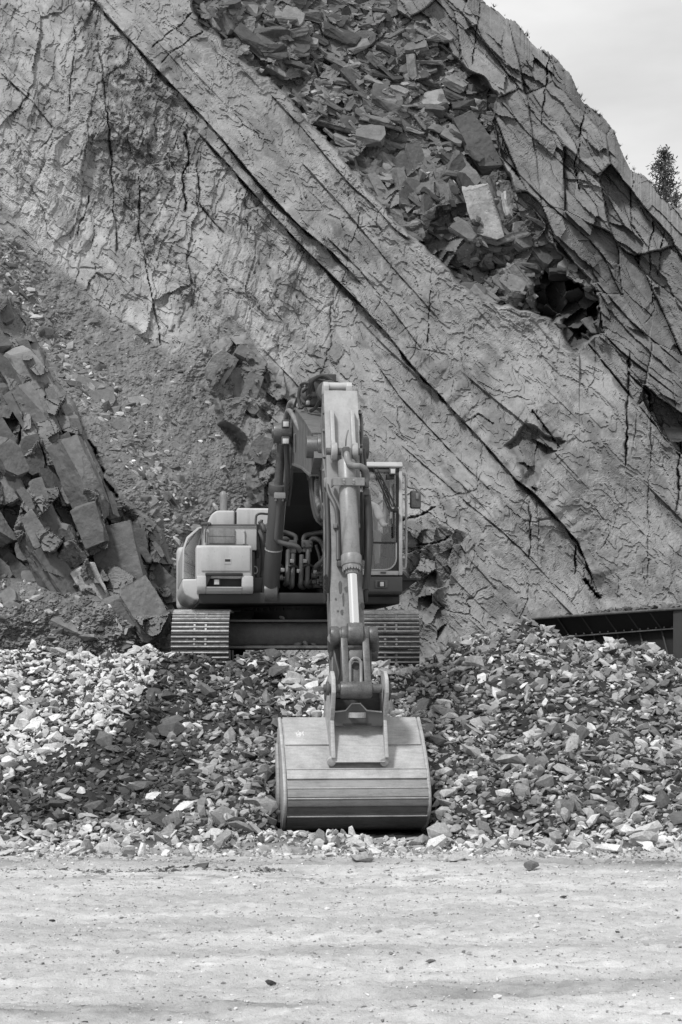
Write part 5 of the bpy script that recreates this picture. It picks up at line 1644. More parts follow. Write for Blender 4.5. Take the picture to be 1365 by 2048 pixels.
def offs(prof, o):
    out = []
    for i, p in enumerate(prof):
        a_ = prof[max(0, i - 1)]; b_ = prof[min(len(prof) - 1, i + 1)]
        d_ = Vector((b_[0] - a_[0], b_[1] - a_[1])).normalized(); nn = Vector((d_.y, -d_.x))
        if nn.x > 0: nn = -nn
        out.append((p[0] + nn.x * o, p[1] + nn.y * o))
    return out
O1 = offs(BPZ[:12], 0.018)
m = MB()                                        # thicker upper plate ends in a step
for (q0, q1) in ((bl + 0.02, ux(664, 1470, -6.9)), (ux(766, 1470, -6.9), br - 0.02)):
    m = MB(); shell(m, O1[:3], 0.02, q0, q1)
    up(m, 'upper_plate', M_BUCKET, BK)
def interp_prof(prof, py0, py1):
    ls = np.array([l for l, _ in BP]); rs = np.array([r_ for _, r_ in BP]); ys = np.array([p[0] for p in prof]); zs = np.array([p[1] for p in prof])
    R_ = [py0] + [r_ for r_ in rs if py0 < r_ < py1] + [py1]
    return [(float(np.interp(r_, rs, ys)), float(np.interp(r_, rs, zs))) for r_ in R_]
O2 = offs(BPZ[:12], 0.022)
def bz(o): return offs(BPZ[:12], o)
for (r0, r1, o_, mt_) in ((1541, 1559, 0.026, M_BUCKET), (1561, 1576, 0.006, M_WEAR), (1578, 1594, 0.028, M_WEAR), (1597, 1611, 0.026, M_BELLY_SHADE), (1613, 1627, 0.006, M_BELLY_SHADE), (1629, 1646, 0.026, M_BELLY_SHADE)):  # strip colours darken downward, painting the belly's shade over real scrapes
    m = MB(); shell(m, interp_prof(bz(o_), r0, r1), o_ - 0.001, bl + 0.012, br - 0.004)
    ws = up(m, 'wear_strip' if o_ > 0.01 else 'belly_plate', mt_, BK)
    if o_ > 0.01:
        y_, z_ = interp_prof(bz(o_ + 0.002), r0, r1)[0]
        m = MB(); m.tube([(bl + 0.012, y_, z_), (br - 0.004, y_, z_)], 0.008, 6); up(m, 'rubbed_lit_edge', M_EDGE, ws)  # bright rod paints a highlight along the strip's worn top edge
# side plates with a heavy rim
for (xa, xb, nm) in ((bl - 0.022, bl + 0.006, -1), (br - 0.006, br + 0.022, 1)):
    m = MB()
    prof = [(l - 0.012, z) for l, z in BPZ]
    m.prism(prof + [(-5.95, 0.35), (-6.15, 0.9)], xa, xb, 0.006, 1)
    sp_ = up(m, 'side_plate', M_BUCKET, BK)
    m = MB()
    line = [Vector(((xa + xb) / 2 + nm * 0.004, l - 0.004, z)) for l, z in BPZ[:13]]
    m.tube(line, 0.021, 8)
    up(m, 'side_rim', M_BUCKET, sp_)
    m = MB()
    line = [Vector(((xa + xb) / 2 + nm * 0.03, -6.62 + (l + 7.0) * 0.55, z)) for l, z in BPZ[2:12]]
    m.tube(line, 0.03, 8)
    m.prism([(-6.9, 0.15), (-6.55, 0.1), (-6.5, 0.5), (-6.8, 0.55)], min(xa, xa + nm * 0.03), max(xb, xb + nm * 0.03), 0.01)
    up(m, 'side_guard', M_WEAR, sp_)
for k in range(5):
    xx = bl + 0.1 + k * (br - bl - 0.2) / 4
    m = MB(); m.prism([(-6.28, 0.16), (-6.28, 0.06), (-5.98, 0.08), (-5.98, 0.11)], xx - 0.06, xx + 0.06, 0.01); up(m, 'tooth', M_WEAR, BK)
# ears and box section
for (qa, qb) in ((659, 667), (765, 772)):
    m = MB()
    xa, xb = ux(qa, 1450, -7.1), ux(qb, 1450, -7.1)
    E = [(-7.30, 1526), (-7.36, 1515), (-7.20, 1440), (-7.30, 1418), (-7.38, 1385), (-7.34, 1356), (-7.2, 1342), (-6.95, 1352), (-6.72, 1372), (-6.5, 1392), (-6.45, 1437), (-6.85, 1470)]
    m.prism([(l, uz(705, r_, l)) for l, r_ in E], xa, xb, 0.006)
    ear = up(m, 'ear_plate', M_BUCKET, BK)
    m = MB()
    sg = -1 if qa < 700 else 1
    c = U(qa if sg < 0 else qb, 1377, -7.26); m.cyl(c, c + Vector((sg * 0.035, 0, 0)), 0.075, n=24, bevel=0.008); m.cyl(c + Vector((sg * 0.035, 0, 0)), c + Vector((sg * 0.06, 0, 0)), 0.045, n=16)
    c = U(qa if sg < 0 else qb, 1385, -6.72); m.cyl(c, c + Vector((sg * 0.05, 0, 0)), 0.09, n=24, bevel=0.01)
    up(m, 'pin_boss', M_DARKP, ear)
    m = MB()
    c = U((qa + qb) / 2, 1524, -7.30); m.cyl(c + Vector((0, 0.05, 0.02)), c + Vector((0, -0.03, 0)), 0.048, n=24, bevel=0.006)
    up(m, 'weld_pad', M_BUCKET, ear)
m = MB()
xa, xb = ux(667, 1450, -7.1), ux(765, 1450, -7.1)
bx_l = [(-6.95, 1440), (-7.08, 1455), (-7.26, 1500), (-7.34, 1524)]
shell(m, [(l, uz(710, r_, l)) for l, r_ in bx_l], 0.02, xa, xb)
up(m, 'saddle_plate', M_BUCKET, BK)
m = MB()
pz = lambda r_: uz(710, r_, -7.2)
qx = lambda q: ux(q, 1430, -7.2)
m.prism_xz([(qx(664), pz(1452)), (qx(664), pz(1424)), (qx(692), pz(1421)), (qx(704), pz(1407)), (qx(721), pz(1407)), (qx(734), pz(1421)), (qx(768), pz(1424)), (qx(768), pz(1452))], -7.2, -7.17, 0.004)
cross = up(m, 'cross_plate', M_DARKP, BK)
m = MB()
m.tube([Vector((qx(q), -7.2, pz(r_))) for q, r_ in ((668, 1424), (692, 1421), (704, 1407), (721, 1407), (734, 1421), (764, 1424))], 0.009, 6, smooth=False)
up(m, 'plate_edge', M_BUCKET, cross)
m = MB()
eye = [Vector((qx(715) + 0.095 * math.cos(t), -7.2 - 0.09 * abs(math.sin(t)), pz(1430))) for t in np.linspace(0, math.pi, 12)]
for e0, e1 in zip(eye, eye[1:]):
    m.hexa([e0 - Vector((0, 0, 0.028)), e1 - Vector((0, 0, 0.028)), e1 + Vector((0, 0.03, -0.028)), e0 + Vector((0, 0.03, -0.028)), e0 + Vector((0, 0, 0.028)), e1 + Vector((0, 0, 0.028)), e1 + Vector((0, 0.03, 0.028)), e0 + Vector((0, 0.03, 0.028))])
up(m, 'lifting_eye', M_BUCKET, cross)
m = MB(); m.box(qx(686), qx(743), -7.212, -7.19, pz(1450), pz(1447)); up(m, 'slot', M_BLACK, cross)
m = MB(); m.cyl(U(672, 1398, -6.75), U(760, 1398, -6.75), 0.11, n=24); ubox(m, 668, 764, 1396, 1422, -6.9, -6.5, 0.02); up(m, 'bucket_pin', M_DARKP, BK)
m = MB()
for k in range(26):                              # white splash on the upper plate
    t = random.uniform(0, 6.28); rr = random.uniform(1, 9)
    q, r_ = 601 + rr * math.cos(t), 1467 + rr * 0.8 * math.sin(t)
    l = float(np.interp(r_, [x[1] for x in BP], [x[0] for x in BP])) - 0.022
    a = U(q, r_, l)
    m.prism_xz([(a.x + random.uniform(0.004, 0.013) * math.cos(u), a.z + random.uniform(0.004, 0.013) * math.sin(u)) for u in np.linspace(0, 6.28, 6)[:-1]], l - 0.01, l + 0.004)
up(m, 'paint_mark', MT('white_mark').pbr(0.75, 0.8), BK)

# --- operator
def skin_body(name, J, E, mat, parent, M, root):
    me = bpy.data.meshes.new(name)
    names = list(J)
    me.from_pydata([J[k][0] for k in names], [(names.index(a_), names.index(b_)) for a_, b_ in E], [])
    o = bpy.data.objects.new(name, me)
    COL.objects.link(o)
    sk = o.modifiers.new('skin', 'SKIN')
    sk.use_smooth_shade = True
    for i, k in enumerate(names):
        r_ = J[k][1]
        me.skin_vertices[0].data[i].radius = (r_ if isinstance(r_, tuple) else (r_, r_))
        me.skin_vertices[0].data[i].use_root = (k == root)
    ss = o.modifiers.new('sub', 'SUBSURF'); ss.levels = 2; ss.render_levels = 2
    me.materials.append(mat)
    if parent: o.parent = parent
    me.transform(M)
    return o
EXM = Matrix.Translation((CX_, CY_, CB)) @ M_UP
ps = empty('person', EXM @ Vector((pxc, -0.95, sz)))
tag(ps, 'operator in pale shirt and dark shorts sitting at the controls behind the cab glass', 'person')
Mp = Matrix.Translation(-ps.location) @ EXM
h0 = sz + 0.09
def jv(x, y, z): return (pxc + x, y, z)
J = {'pelvis': (jv(0, -0.78, h0), (0.16, 0.11)), 'waist': (jv(0, -0.76, h0 + 0.2), (0.14, 0.10)), 'chest': (jv(0, -0.77, h0 + 0.38), (0.165, 0.11)), 'neck0': (jv(0, -0.78, h0 + 0.52), (0.08, 0.07)),
     'neck': (jv(0, -0.80, h0 + 0.59), 0.055), 'head': (jv(0, -0.83, h0 + 0.68), (0.075, 0.092)), 'crown': (jv(0, -0.83, h0 + 0.78), (0.065, 0.085))}
E = [('pelvis', 'waist'), ('waist', 'chest'), ('chest', 'neck0'), ('neck0', 'neck'), ('neck', 'head'), ('head', 'crown')]
for s, n_ in ((-1, 'a'), (1, 'b')):
    J['sh' + n_] = (jv(s * 0.19, -0.78, h0 + 0.46), 0.062); J['el' + n_] = (jv(s * 0.29, -0.90, h0 + 0.20), 0.046); J['wr' + n_] = (jv(s * 0.33, -1.16, h0 + 0.20), 0.03); J['ha' + n_] = (jv(s * 0.33, -1.24, h0 + 0.21), (0.042, 0.024))
    J['hip' + n_] = (jv(s * 0.11, -0.88, h0), 0.085); J['kn' + n_] = (jv(s * 0.15, -1.28, h0 + 0.08), 0.062); J['ca' + n_] = (jv(s * 0.13, -1.36, h0 - 0.12), 0.054); J['an' + n_] = (jv(s * 0.12, -1.48, h0 - 0.36), 0.04); J['to' + n_] = (jv(s * 0.13, -1.64, h0 - 0.41), (0.042, 0.03))
    E += [('neck0', 'sh' + n_), ('sh' + n_, 'el' + n_), ('el' + n_, 'wr' + n_), ('wr' + n_, 'ha' + n_), ('pelvis', 'hip' + n_), ('hip' + n_, 'kn' + n_), ('kn' + n_, 'ca' + n_), ('ca' + n_, 'an' + n_), ('an' + n_, 'to' + n_)]
    for k, (fx_, ln_) in enumerate(((-0.03, 0.06), (-0.011, 0.07), (0.009, 0.068), (0.028, 0.055))):
        b0 = 'f%d%s' % (k, n_)
        J[b0 + '1'] = (jv(s * 0.33 + fx_, -1.28, h0 + 0.20), 0.010); J[b0 + '2'] = (jv(s * 0.33 + fx_, -1.28 - ln_ * 0.4, h0 + 0.165), 0.009)
        E += [('ha' + n_, b0 + '1'), (b0 + '1', b0 + '2')]
    J['th1' + n_] = (jv(s * 0.33 - s * 0.045, -1.22, h0 + 0.19), 0.012); J['th2' + n_] = (jv(s * 0.33 - s * 0.05, -1.265, h0 + 0.175), 0.010)
    E += [('ha' + n_, 'th1' + n_), ('th1' + n_, 'th2' + n_)]
skin_body('body', J, E, M_SKIN, ps, Mp, 'pelvis')
JS = {k: (J[k][0], tuple(np.array(J[k][1]) + 0.018) if isinstance(J[k][1], tuple) else J[k][1] + 0.018) for k in ('pelvis', 'waist', 'chest', 'neck0', 'sha', 'shb', 'ela', 'elb')}
for n_ in 'ab':
    v = Vector(J['sh' + n_][0]).lerp(Vector(J['el' + n_][0]), 0.75); JS['el' + n_] = (tuple(v), 0.062)
skin_body('shirt', JS, [('pelvis', 'waist'), ('waist', 'chest'), ('chest', 'neck0'), ('neck0', 'sha'), ('neck0', 'shb'), ('sha', 'ela'), ('shb', 'elb')], M_CLOTH, ps, Mp, 'pelvis')
JT = {'pelvis': (J['pelvis'][0], (0.178, 0.128))}
for n_ in 'ab':
    JT['hip' + n_] = (J['hip' + n_][0], 0.10); v = Vector(J['hip' + n_][0]).lerp(Vector(J['kn' + n_][0]), 0.8); JT['kn' + n_] = (tuple(v), 0.082)
skin_body('shorts', JT, [('pelvis', 'hipa'), ('pelvis', 'hipb'), ('hipa', 'kna'), ('hipb', 'knb')], M_SHORTS, ps, Mp, 'pelvis')
m = MB()
hd = Vector(jv(0, -0.83, h0 + 0.73))
m.ball(hd + Vector((0, 0.015, 0.035)), 0.10, 20, (0.86, 1.05, 0.95))
m.build('hair', M_HAIR, ps, Mp)
m = MB()
m.tube([hd + Vector((0, -0.088, 0.0)), hd + Vector((0, -0.112, -0.03)), hd + Vector((0, -0.09, -0.038))], 0.013, 8)
for s in (-1, 1): m.ball(hd + Vector((s * 0.08, 0, -0.02)), 0.025, 10, (0.4, 0.8, 1.2))
m.box(hd.x - 0.022, hd.x + 0.022, hd.y - 0.092, hd.y - 0.08, hd.z - 0.068, hd.z - 0.060, 0.003, 1)
m.build('face', M_SKIN, ps, Mp)
m = MB()
for s in (-1, 1): m.ball(hd + Vector((s * 0.032, -0.082, 0.0)), 0.012, 10)
m.build('eyes', M_HAIR, ps, Mp)
m = MB()
for n_ in 'ab':
    a = Vector(J['an' + n_][0]); b = Vector(J['to' + n_][0]); m.tube([a + Vector((0, 0.04, 0.02)), a + Vector((0, -0.01, -0.03)), b + Vector((0, 0, -0.01)), b + Vector((0, -0.03, -0.015))], [0.05, 0.052, 0.046, 0.036], 12)
m.build('shoes', M_SHORTS, ps, Mp)

# stones lying on the car body
for (q, r_, w, k, t, lab) in ((611, 1272, 26, 15, 0.30, 'largest of the slate stones lying on the steel beam between the tracks'), (597, 1276, 18, 4, 0.22, 'dull angular stone lying left of the largest one on the beam between the tracks'), (628, 1278, 16, 8, 0.26, 'small stone lying right of the largest one on the beam between the tracks'),
                         (566, 1240, 20, 3, 0.30, 'flat pale stone lying on the top edge of the beam under the digger')):
    Yb = 25.80 if r_ > 1250 else 25.95
    s = w * Yb / F
    X = (q - HX) * Yb / F; zb_ = 2.115 if r_ > 1250 else 2.475
    stone_obj('stone', STONE_ME[k], (X, Yb, zb_ + s * 0.18), s, rotm(0.2, 0.1, 0.3 + q), t, lab, 'stone')

# ------------------------------------------------------------------ loose blocks on the face
from mathutils import noise as mn
def block_shape(r, lx, ly, lz, cuts=10, sub=5, rough=0.016):
    """a slate block: split faces, broken corners, cleavage showing on its edges"""
    bm = bmesh.new()
    bmesh.ops.create_cube(bm, size=1.0)
    for v in bm.verts: v.co = Vector((v.co.x * lx * r.uniform(0.85, 1.0), v.co.y * ly * r.uniform(0.75, 1.0), v.co.z * lz * r.uniform(0.8, 1.0)))
    for k in range(cuts):
        d = Vector((r.normal() / lx ** 0.3, r.normal() / ly ** 0.5, 0.45 * r.normal() / lz ** 0.5)).normalized()
        sup = max(v.co.dot(d) for v in bm.verts)
        res = bmesh.ops.bisect_plane(bm, geom=bm.verts[:] + bm.edges[:] + bm.faces[:], plane_co=d * sup * r.uniform(0.70, 0.93), plane_no=d, clear_outer=True)
        ed = [e for e in res['geom_cut'] if isinstance(e, bmesh.types.BMEdge)]
        if ed: bmesh.ops.edgeloop_fill(bm, edges=ed)
    bmesh.ops.recalc_face_normals(bm, faces=bm.faces)
    bmesh.ops.triangulate(bm, faces=bm.faces)
    for it in range(sub):
        L0 = 0.5 * 0.62 ** it
        es = [e for e in bm.edges if e.calc_length() > L0 * 0.5]
        if es:
            bmesh.ops.subdivide_edges(bm, edges=es, cuts=1, use_grid_fill=True)
            bmesh.ops.triangulate(bm, faces=bm.faces)
    bm.normal_update()
    o3 = Vector(r.uniform(-50, 50, 3))
    nw = {}
    for v in bm.verts:
        q = v.co
        lay = mn.noise(Vector((q.x * 1.2, q.y * 1.2, q.z * 16)) + o3)
        step = math.floor(lay * 4) / 4
        f = rough * (1.0 * mn.fractal(q * 3.2 + o3, 1.0, 2.0, 4) + 0.3 * mn.noise(q * 18 + o3))
        side = 1 - min(1, abs(v.normal.z) * 1.3)
        brk = math.floor(3.0 * mn.fractal(q * 2.3 + o3 * 1.7, 1.0, 2.0, 3)) / 3.0
        nw[v] = q + v.normal * f + v.normal * side * 0.03 * step + v.normal * (1 - side) * 0.012 * brk
    for v, q in nw.items(): v.co = q
    bm.verts.index_update()
    V = np.array([v.co[:] for v in bm.verts]); Fc = np.array([[v.index for v in f.verts] for f in bm.faces])
    bm.free()
    return V, Fc
BLKT = [block_shape(rng, 1.0, a, b) for a, b in ((0.42, 0.34), (0.5, 0.25), (0.36, 0.22), (0.6, 0.35), (0.55, 0.2), (0.75, 0.3), (0.66, 0.45), (0.38, 0.34), (0.45, 0.28), (0.5, 0.3))]
SLABT2 = [block_shape(rng, 1.0, a, b, 14, 4) for a, b in ((0.75, 0.12), (0.65, 0.15), (0.7, 0.18), (0.6, 0.2), (0.8, 0.24), (0.6, 0.12), (0.7, 0.16), (0.75, 0.32), (0.7, 0.24), (0.8, 0.36))]
BLK_ME = [tri_mesh('block', t, M_SLAB) for t in BLKT]
SLAB_ME2 = [tri_mesh('slab', t, M_SLAB) for t in SLABT2]
ALLT = SLABT + BLKT
ALL_ME = SLAB_ME2 + BLK_ME
gi = lambda a, v: int(np.clip(np.searchsorted(a, v), 0, len(a) - 1))
def mval(m_, px, py): return float(m_[gi(gy, py), gi(gx, px)])

def frame_rot(r, ang, lean, roll):
    """long axis at ang below horizontal to the right in the face, broad side to the viewer and tipped back by lean"""
    Rb = Matrix.Rotation(ang, 3, 'Y') @ Matrix.Rotation(roll, 3, 'X') @ Matrix.Rotation(R(90) - lean, 3, 'X')
    return np.array(Rb)
loose = []
def put_face(px, py, wpx, k, ang, lean, roll, t, sink=0.1):
    Y = depth(px, py)
    s = wpx * Y / F
    p = at(px, py, Y + s * sink)
    loose.append((k, np.array(p[:]), s, frame_rot(rng, ang, lean, roll), t))
# upper broken band: flat slabs and chips
n_try = 0
while n_try < 7600:
    n_try += 1
    px, py = rng.uniform(380, 1200), rng.uniform(-40, 690)
    if mval(mRUB, px, py) < 0.6: continue
    lowf = float(sstep(250, 480, py + 0.15 * px - 60))
    if rng.random() < 0.5 * lowf: continue
    if mval(mCAV, px, py) > 0.4 and rng.random() < 0.8: continue
    u = rng.random()
    w = 10 * math.exp(rng.normal(0, 0.55)) if u < 0.74 else 32 * math.exp(rng.normal(0, 0.45))
    w = min(w, 92)
    t = 0.135 * math.exp(rng.normal(0, 0.5))
    if rng.random() < 0.12 and w < 34: t = 0.25
    t = min(t, 0.21) if w >= 34 else t
    put_face(px, py, w, int(rng.integers(len(SLABT))), rng.normal(R(24), R(22)), rng.normal(R(62), R(18)), rng.normal(0, R(18)), t)
# lower broken band: standing columns
for row in range(7):
    for c in range(14):
        f = (c + rng.uniform(0.15, 0.85)) / 14
        x0_, y0_ = 665 + 470 * f, 300 + 330 * f
        px = x0_ + row * 33 - 14 + rng.normal(0, 10); py = y0_ - row * 39 - 30 + rng.normal(0, 12)
        if mval(mRUB, px, py) < 0.5 or py < 285 or mval(mCAV, px, py) > 0.3: continue
        w = 66 * math.exp(rng.normal(0, 0.33))
        put_face(px, py, w, len(SLABT) + int(rng.integers(len(BLKT))), rng.normal(R(70), R(15)), rng.normal(R(24), R(15)), rng.normal(0, R(25)), 0.135 * math.exp(rng.normal(0, 0.35)), 0.08)
loose.sort(key=lambda q: -q[2])
for (k, p, s, Rm, t) in loose[:290]:
    stone_obj('slate_block', ALL_ME[k], p, s, Rm, t, 'angular slate block lodged in the dark broken band of the quarry face', 'block', 'loose blocks in the broken band')
tag(stones_mesh('broken_slate', loose[290:], M_RUB, ALLT), 'small broken slate pieces filling the dark band high on the face', 'rubble', None, 'stuff')

# scree: chips and boulders
loose = []
n_try = 0
while n_try < 15000:
    n_try += 1
    px, py = rng.uniform(-20, 640), rng.uniform(440, 1330)
    if mval(mSCR, px, py) < 0.7: continue
    if 360 < px and py > 1060: continue
    stream = math.exp(-((px - np.interp(py, [560, 700, 850, 1000, 1100, 1330], [20, 110, 250, 350, 380, 200])) / 55.0) ** 2)
    if rng.random() > 0.35 + 0.65 * stream and py < 1150: continue
    w = 5.5 * math.exp(rng.normal(0, 0.55)) + (12 * rng.random() * stream)
    if rng.random() < 0.06: w *= 2.4
    put_face(px, py, min(w, 40), int(rng.integers(len(SLABT))), rng.normal(R(15), R(40)), rng.normal(R(55), R(22)), rng.normal(0, R(20)), 0.17 * math.exp(rng.normal(0.2 * stream, 0.5)), 0.03)
tag(stones_mesh('scree_chips', loose, M_RUB, ALLT), 'fine slate chips covering the scree slope left of the digger', 'scree', None, 'stuff')
loose = []
def boulder(px, py, w, k, ang, lean, roll, t, label, sink=0.12):
    put_face(px, py, w, k, R(ang), R(lean), R(roll), t, sink)
    kk, p, s, Rm, tt = loose[-1]
    stone_obj('boulder', ALL_ME[kk], p, s, Rm, tt, label, 'boulder')
B = len(SLABT)
boulder(190, 792, 98, B + 3, 22, 40, 5, 0.15, 'long dark boulder high on the scree, the widest one there')
boulder(278, 806, 46, 7, 30, 35, 0, 0.24, 'pale boulder with a flat face right of the long dark boulder on the scree')
boulder(428, 832, 46, 8, 70, 25, 10, 0.32, 'palest block standing on the scree below the dark rock cluster')
boulder(247, 857, 50, B + 5, 25, 45, 0, 0.14, 'dark slab below the pale boulder in the middle of the scree')
boulder(288, 884, 44, B + 4, 40, 45, 0, 0.13, 'smaller dark slab lying lower right of another slab on the scree')
boulder(355, 895, 40, 3, 30, 50, 0, 0.17, 'flat grey slab lying among the chips right of the dark slabs')
boulder(300, 1000, 34, 7, 40, 35, 0, 0.2, 'rounded grey boulder in the stone stream left of the exhaust')
boulder(328, 1000, 40, B + 6, 80, 30, 0, 0.19, 'upright grey boulder just right of the rounded one in the stone stream')
boulder(72, 1162, 66, 8, 5, 30, 0, 0.2, 'flat rounded boulder lying at the foot of the left outcrop')
boulder(150, 1250, 96, 3, 25, 50, 6, 0.19, 'wide flat boulder on the dark scree above the pale heap')
boulder(12, 1205, 62, 9, -35, 35, 0, 0.17, 'tilted boulder at the left edge above the heap')
boulder(205, 1200, 60, B + 4, 50, 30, 10, 0.15, 'dark slab leaning below the left outcrop')
boulder(255, 1200, 46, 8, 20, 40, 0, 0.2, 'short grey boulder at the right foot of the left outcrop')
boulder(320, 1290, 60, 5, 10, 45, 0, 0.24, 'pale flat slab behind the heap left of the track')
for (px, py, w, k, an, le, t, lab) in ((470, 770, 70, B + 5, 120, 20, 0.19, 'largest block of the dark rock cluster left of the boom'), (505, 775, 60, B + 3, 110, 15, 0.16, 'upright block at the right of the dark rock cluster'), (488, 710, 46, B + 6, 30, 30, 0.13, 'topmost dark block of the rock cluster'),
                                      (440, 735, 70, B + 5, 120, 25, 0.22, 'pale leaning slab at the left of the dark rock cluster'), (500, 812, 50, B + 1, 50, 30, 0.12, 'lowest block of the dark rock cluster'), (520, 900, 60, B + 5, 110, 25, 0.16, 'broad grey slab on the scree just left of the boom cylinder')):
    boulder(px, py, w, k, an, le, 8, t, lab)
boulder(1352, 868, 66, 4, 3, 60, 0, 0.26, 'flat pale stone jutting from the face at the right edge', -0.25)
boulder(862, 205, 66, 9, -8, 30, 0, 0.27, 'largest pale angular block in the broken band high on the face', -0.1)
# leaning slabs of the left outcrop
n_try = 0; spots = []
while n_try < 4000 and len(spots) < 58:
    n_try += 1
    px, py = rng.uniform(-30, 345), rng.uniform(610, 1235)
    if mval(mOUT, px, py) < 0.7: continue
    w = 120 * math.exp(rng.normal(0, 0.3)) if len(spots) < 26 else 60 * math.exp(rng.normal(0, 0.3))
    if any(math.hypot((px - a) * 1.3, py - b) < 0.36 * (w + c) / 1.4 for a, b, c in spots): continue
    if mval(mOUT, px - 0.2 * w, py - 0.45 * w) < 0.3 and px > 20 or mval(mOUT, px, py - 0.45 * w) < 0.3: continue
    spots.append((px, py, w))
for (px, py, w) in spots:
    loose.clear()
    put_face(px, py, w, B + int(rng.integers(len(BLKT))), rng.normal(R(62), R(9)), rng.normal(R(18), R(11)), rng.normal(R(2), R(20)), 0.15 * math.exp(rng.normal(0, 0.3)), 0.03)
    kk, p, s, Rm, tt = loose[0]
    stone_obj('leaning_rock', ALL_ME[kk], p, s, Rm, tt, 'leaning dark slate rock in the fractured outcrop at the left edge', 'rock', 'leaning rocks of the left outcrop')

# ------------------------------------------------------------------ feed hopper on the right
HYs = lambda px: 29.6 - (px - 1070) * 0.0062
def HP(px, py, off=0.0): return at(px, py, HYs(px) + off)
HO = empty('feed_hopper', at(1300, 1320, HYs(1300)))
tag(HO, 'black steel feed hopper with ribbed flared side behind the right of the heap', 'hopper')
HM = Matrix.Translation(-HO.location)
def quad_slab(m, a, b, c, d, th=0.03):
    n_ = Vector((0.15, 1, 0)) * th
    m.hexa([a, b, b + n_, a + n_, d, c, c + n_, d + n_])
tl = lambda px: 1237 - (px - 1070) * 20 / 295
fl_ = lambda px: 1275 - (px - 1100) * 20 / 265
m = MB()
quad_slab(m, HP(1100, fl_(1100), 0.0), HP(1440, fl_(1440), 0), HP(1440, tl(1440), -0.28), HP(1066, tl(1066), -0.28))
m.build('wing_panel', M_BLACK, HO, HM)
m = MB()
quad_slab(m, HP(1130, 1370, 0.05), HP(1440, 1370, 0.05), HP(1440, fl_(1440) + 1, 0.02), HP(1102, fl_(1102) + 1, 0.02))
m.build('side_wall', M_BLACK, HO, HM)
m = MB(); m.tube([HP(1066, tl(1066), -0.29), HP(1440, tl(1440), -0.29)], 0.022, 8); m.build('top_rail', M_STEEL, HO, HM)
m = MB(); quad_slab(m, HP(1100, fl_(1100) + 2, -0.1), HP(1440, fl_(1440) + 2, -0.1), HP(1440, fl_(1440) - 0.5, -0.1), HP(1100, fl_(1100) - 0.5, -0.1), 0.12); m.build('flange', M_STEEL, HO, HM)
for q in (1112, 1160, 1207, 1252, 1296, 1345, 1395):
    m = MB(); quad_slab(m, HP(q + 26, fl_(q + 26), -0.06), HP(q + 29, fl_(q + 29), -0.06), HP(q + 3, tl(q), -0.34), HP(q, tl(q), -0.34), 0.06); rb_ = m.build('rib', M_DARKP, HO, HM)
    m = MB(); quad_slab(m, HP(q + 48, 1345, -0.02), HP(q + 51, 1345, -0.02), HP(q + 29, fl_(q + 29) + 2, -0.05), HP(q + 26, fl_(q + 26) + 2, -0.05), 0.06); m.build('rib', M_DARKP, HO, HM)
m = MB(); quad_slab(m, HP(1347, 1370, -0.03), HP(1440, 1370, -0.03), HP(1440, tl(1440) + 2, -0.31), HP(1347, tl(1347) + 2, -0.31), 0.03)
m.build('corner_post', M_DARKP, HO, HM)
m = MB()
for q in range(1120, 1400, 16):
    c = HP(q, fl_(q) - 3, -0.07); m.cyl(c, c + Vector((0, -0.03, 0)), 0.014, n=6)
m.build('rivet_row', M_STEEL, HO, HM)
load = []
for k in range(420):
    q = rng.uniform(1170, 1440); Yh = HYs(q) + rng.uniform(0.1, 1.5)
    p = at(q, tl(q) - rng.uniform(-3, 6 * min(1, (q - 1170) / 60)), Yh)
    load.append((int(rng.integers(len(TEMPL))), np.array(p[:]), rng.uniform(0.06, 0.22), rotm(rng.normal(0, .4), rng.normal(0, .4), rng.uniform(0, 6.28)), 0.10 * math.exp(rng.normal(0, 0.4))))
tag(stones_mesh('hopper_load', load, M_RUB, TEMPL), 'dark slate rubble heaped in the top of the hopper', 'rubble', None, 'stuff')

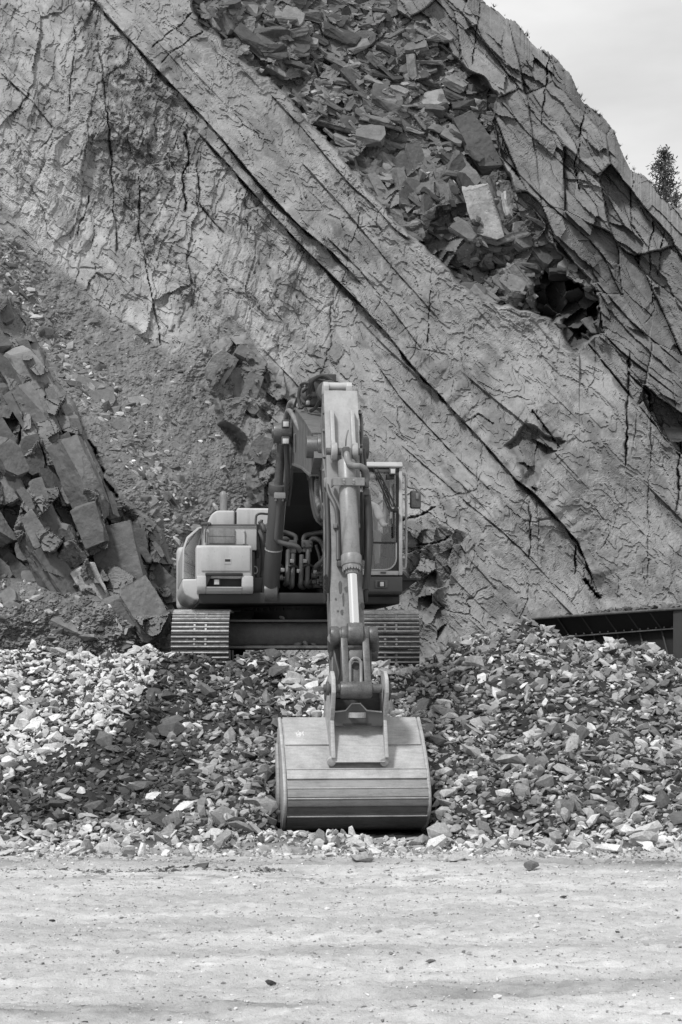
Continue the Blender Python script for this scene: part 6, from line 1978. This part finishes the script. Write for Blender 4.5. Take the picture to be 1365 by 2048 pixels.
# ------------------------------------------------------------------ plants
M_LEAF = MT('foliage'); M_LEAF = M_LEAF.pbr(M_LEAF.rng(M_LEAF.noise(6, 3), 0.3, 0.7, 0.05, 0.11), 0.7)
M_BARK = MT('bark').pbr(0.08, 0.9)
def spruce(px, py_base, py_top, Yt, spread, label, name='young_tree'):
    base = at(px, py_base, Yt); h = (py_base - py_top) * Yt / F
    t = empty(name, base); tag(t, label, 'tree')
    m = MB(); m.tube([(0, 0, -0.6), (0.02 * h, 0, h * 0.5), (0, 0, h)], [0.035 * h, 0.02 * h, 0.006 * h], 8); m.build('trunk', M_BARK, t)
    V, Fc = [], []
    def leaf(p, s):
        a = Vector(np.random.default_rng(len(V)).normal(size=3)).normalized(); b = a.orthogonal().normalized()
        i = len(V)
        V.extend([p + a * s, p + b * s * 0.45, p - a * s, p - b * s * 0.45]); Fc.append((i, i + 1, i + 2, i + 3))
    r2 = random.Random(px)
    m = MB()
    for k in range(80):
        f = (k + r2.random()) / 80
        z = h * (0.04 + 0.96 * f); L_ = spread * h * max(0.0, 1 - f) ** 0.75 * r2.uniform(0.5, 1.15) + 0.03 * h
        a = r2.uniform(0, 6.28); d = Vector((math.cos(a), math.sin(a), r2.uniform(0.15, 0.6)))
        m.tube([(0, 0, z), tuple(Vector((0, 0, z)) + d * L_)], 0.006 * h, 4, smooth=False)
        for j in range(int(30 * L_ / (spread * h)) + 8):
            u = r2.uniform(0.15, 1.05)
            p = Vector((0, 0, z)) + d * L_ * u + Vector((r2.gauss(0, 1), r2.gauss(0, 1), r2.gauss(0, 1))) * 0.035 * h
            leaf(p, h * r2.uniform(0.018, 0.04))
    m.build('limbs', M_BARK, t) if True else None
    me = bpy.data.meshes.new('crown'); me.from_pydata([v[:] for v in V], [], Fc); me.materials.append(M_LEAF)
    o = bpy.data.objects.new('crown', me); COL.objects.link(o); o.parent = t
spruce(1328, 425, 298, 46.0, 0.40, 'lone young tree with sparse pointed crown on the skyline at the right')
spruce(1300, 410, 362, 45.0, 0.45, 'low bush on the crest just left of the lone tree', 'bush')
spruce(1352, 440, 385, 45.0, 0.5, 'low bush on the crest just right of the lone tree', 'bush')
# tufts of weeds in the dark seam
V, Fc = [], []
for k in range(900):
    if k < 620:
        px, py = rng.uniform(150, 420), rng.uniform(20, 620)
        if mval(mVEG, px, py) < 0.35: continue
    elif k < 800:
        px, py = rng.uniform(480, 720), rng.uniform(380, 640)
        if rng.random() < 0.5: continue
    else:
        if rng.random() < 0.65: continue
        px = rng.uniform(985, 1300); py = float(np.interp(px, rx, ry)) + 2
    Y = depth(px, py); p = at(px, py, Y - 0.02); s = rng.uniform(0.05, 0.16)
    for j in range(9):
        a = rng.uniform(0, 6.28); d = Vector((math.cos(a) * 0.7, -abs(math.sin(a)) * 0.6, rng.uniform(0.3, 1.0))) * s * rng.uniform(0.5, 1.0); w = Vector((math.sin(a), math.cos(a), 0)) * s * 0.07
        i = len(V); V.extend([p - w, p + w, p + d]); Fc.append((i, i + 1, i + 2))
me = bpy.data.meshes.new('weeds'); me.from_pydata([v[:] for v in V], [], Fc); me.materials.append(M_LEAF)
o = bpy.data.objects.new('weeds', me); COL.objects.link(o)
tag(o, 'small dark weeds rooted in the seams of the quarry face', 'weeds', None, 'stuff')
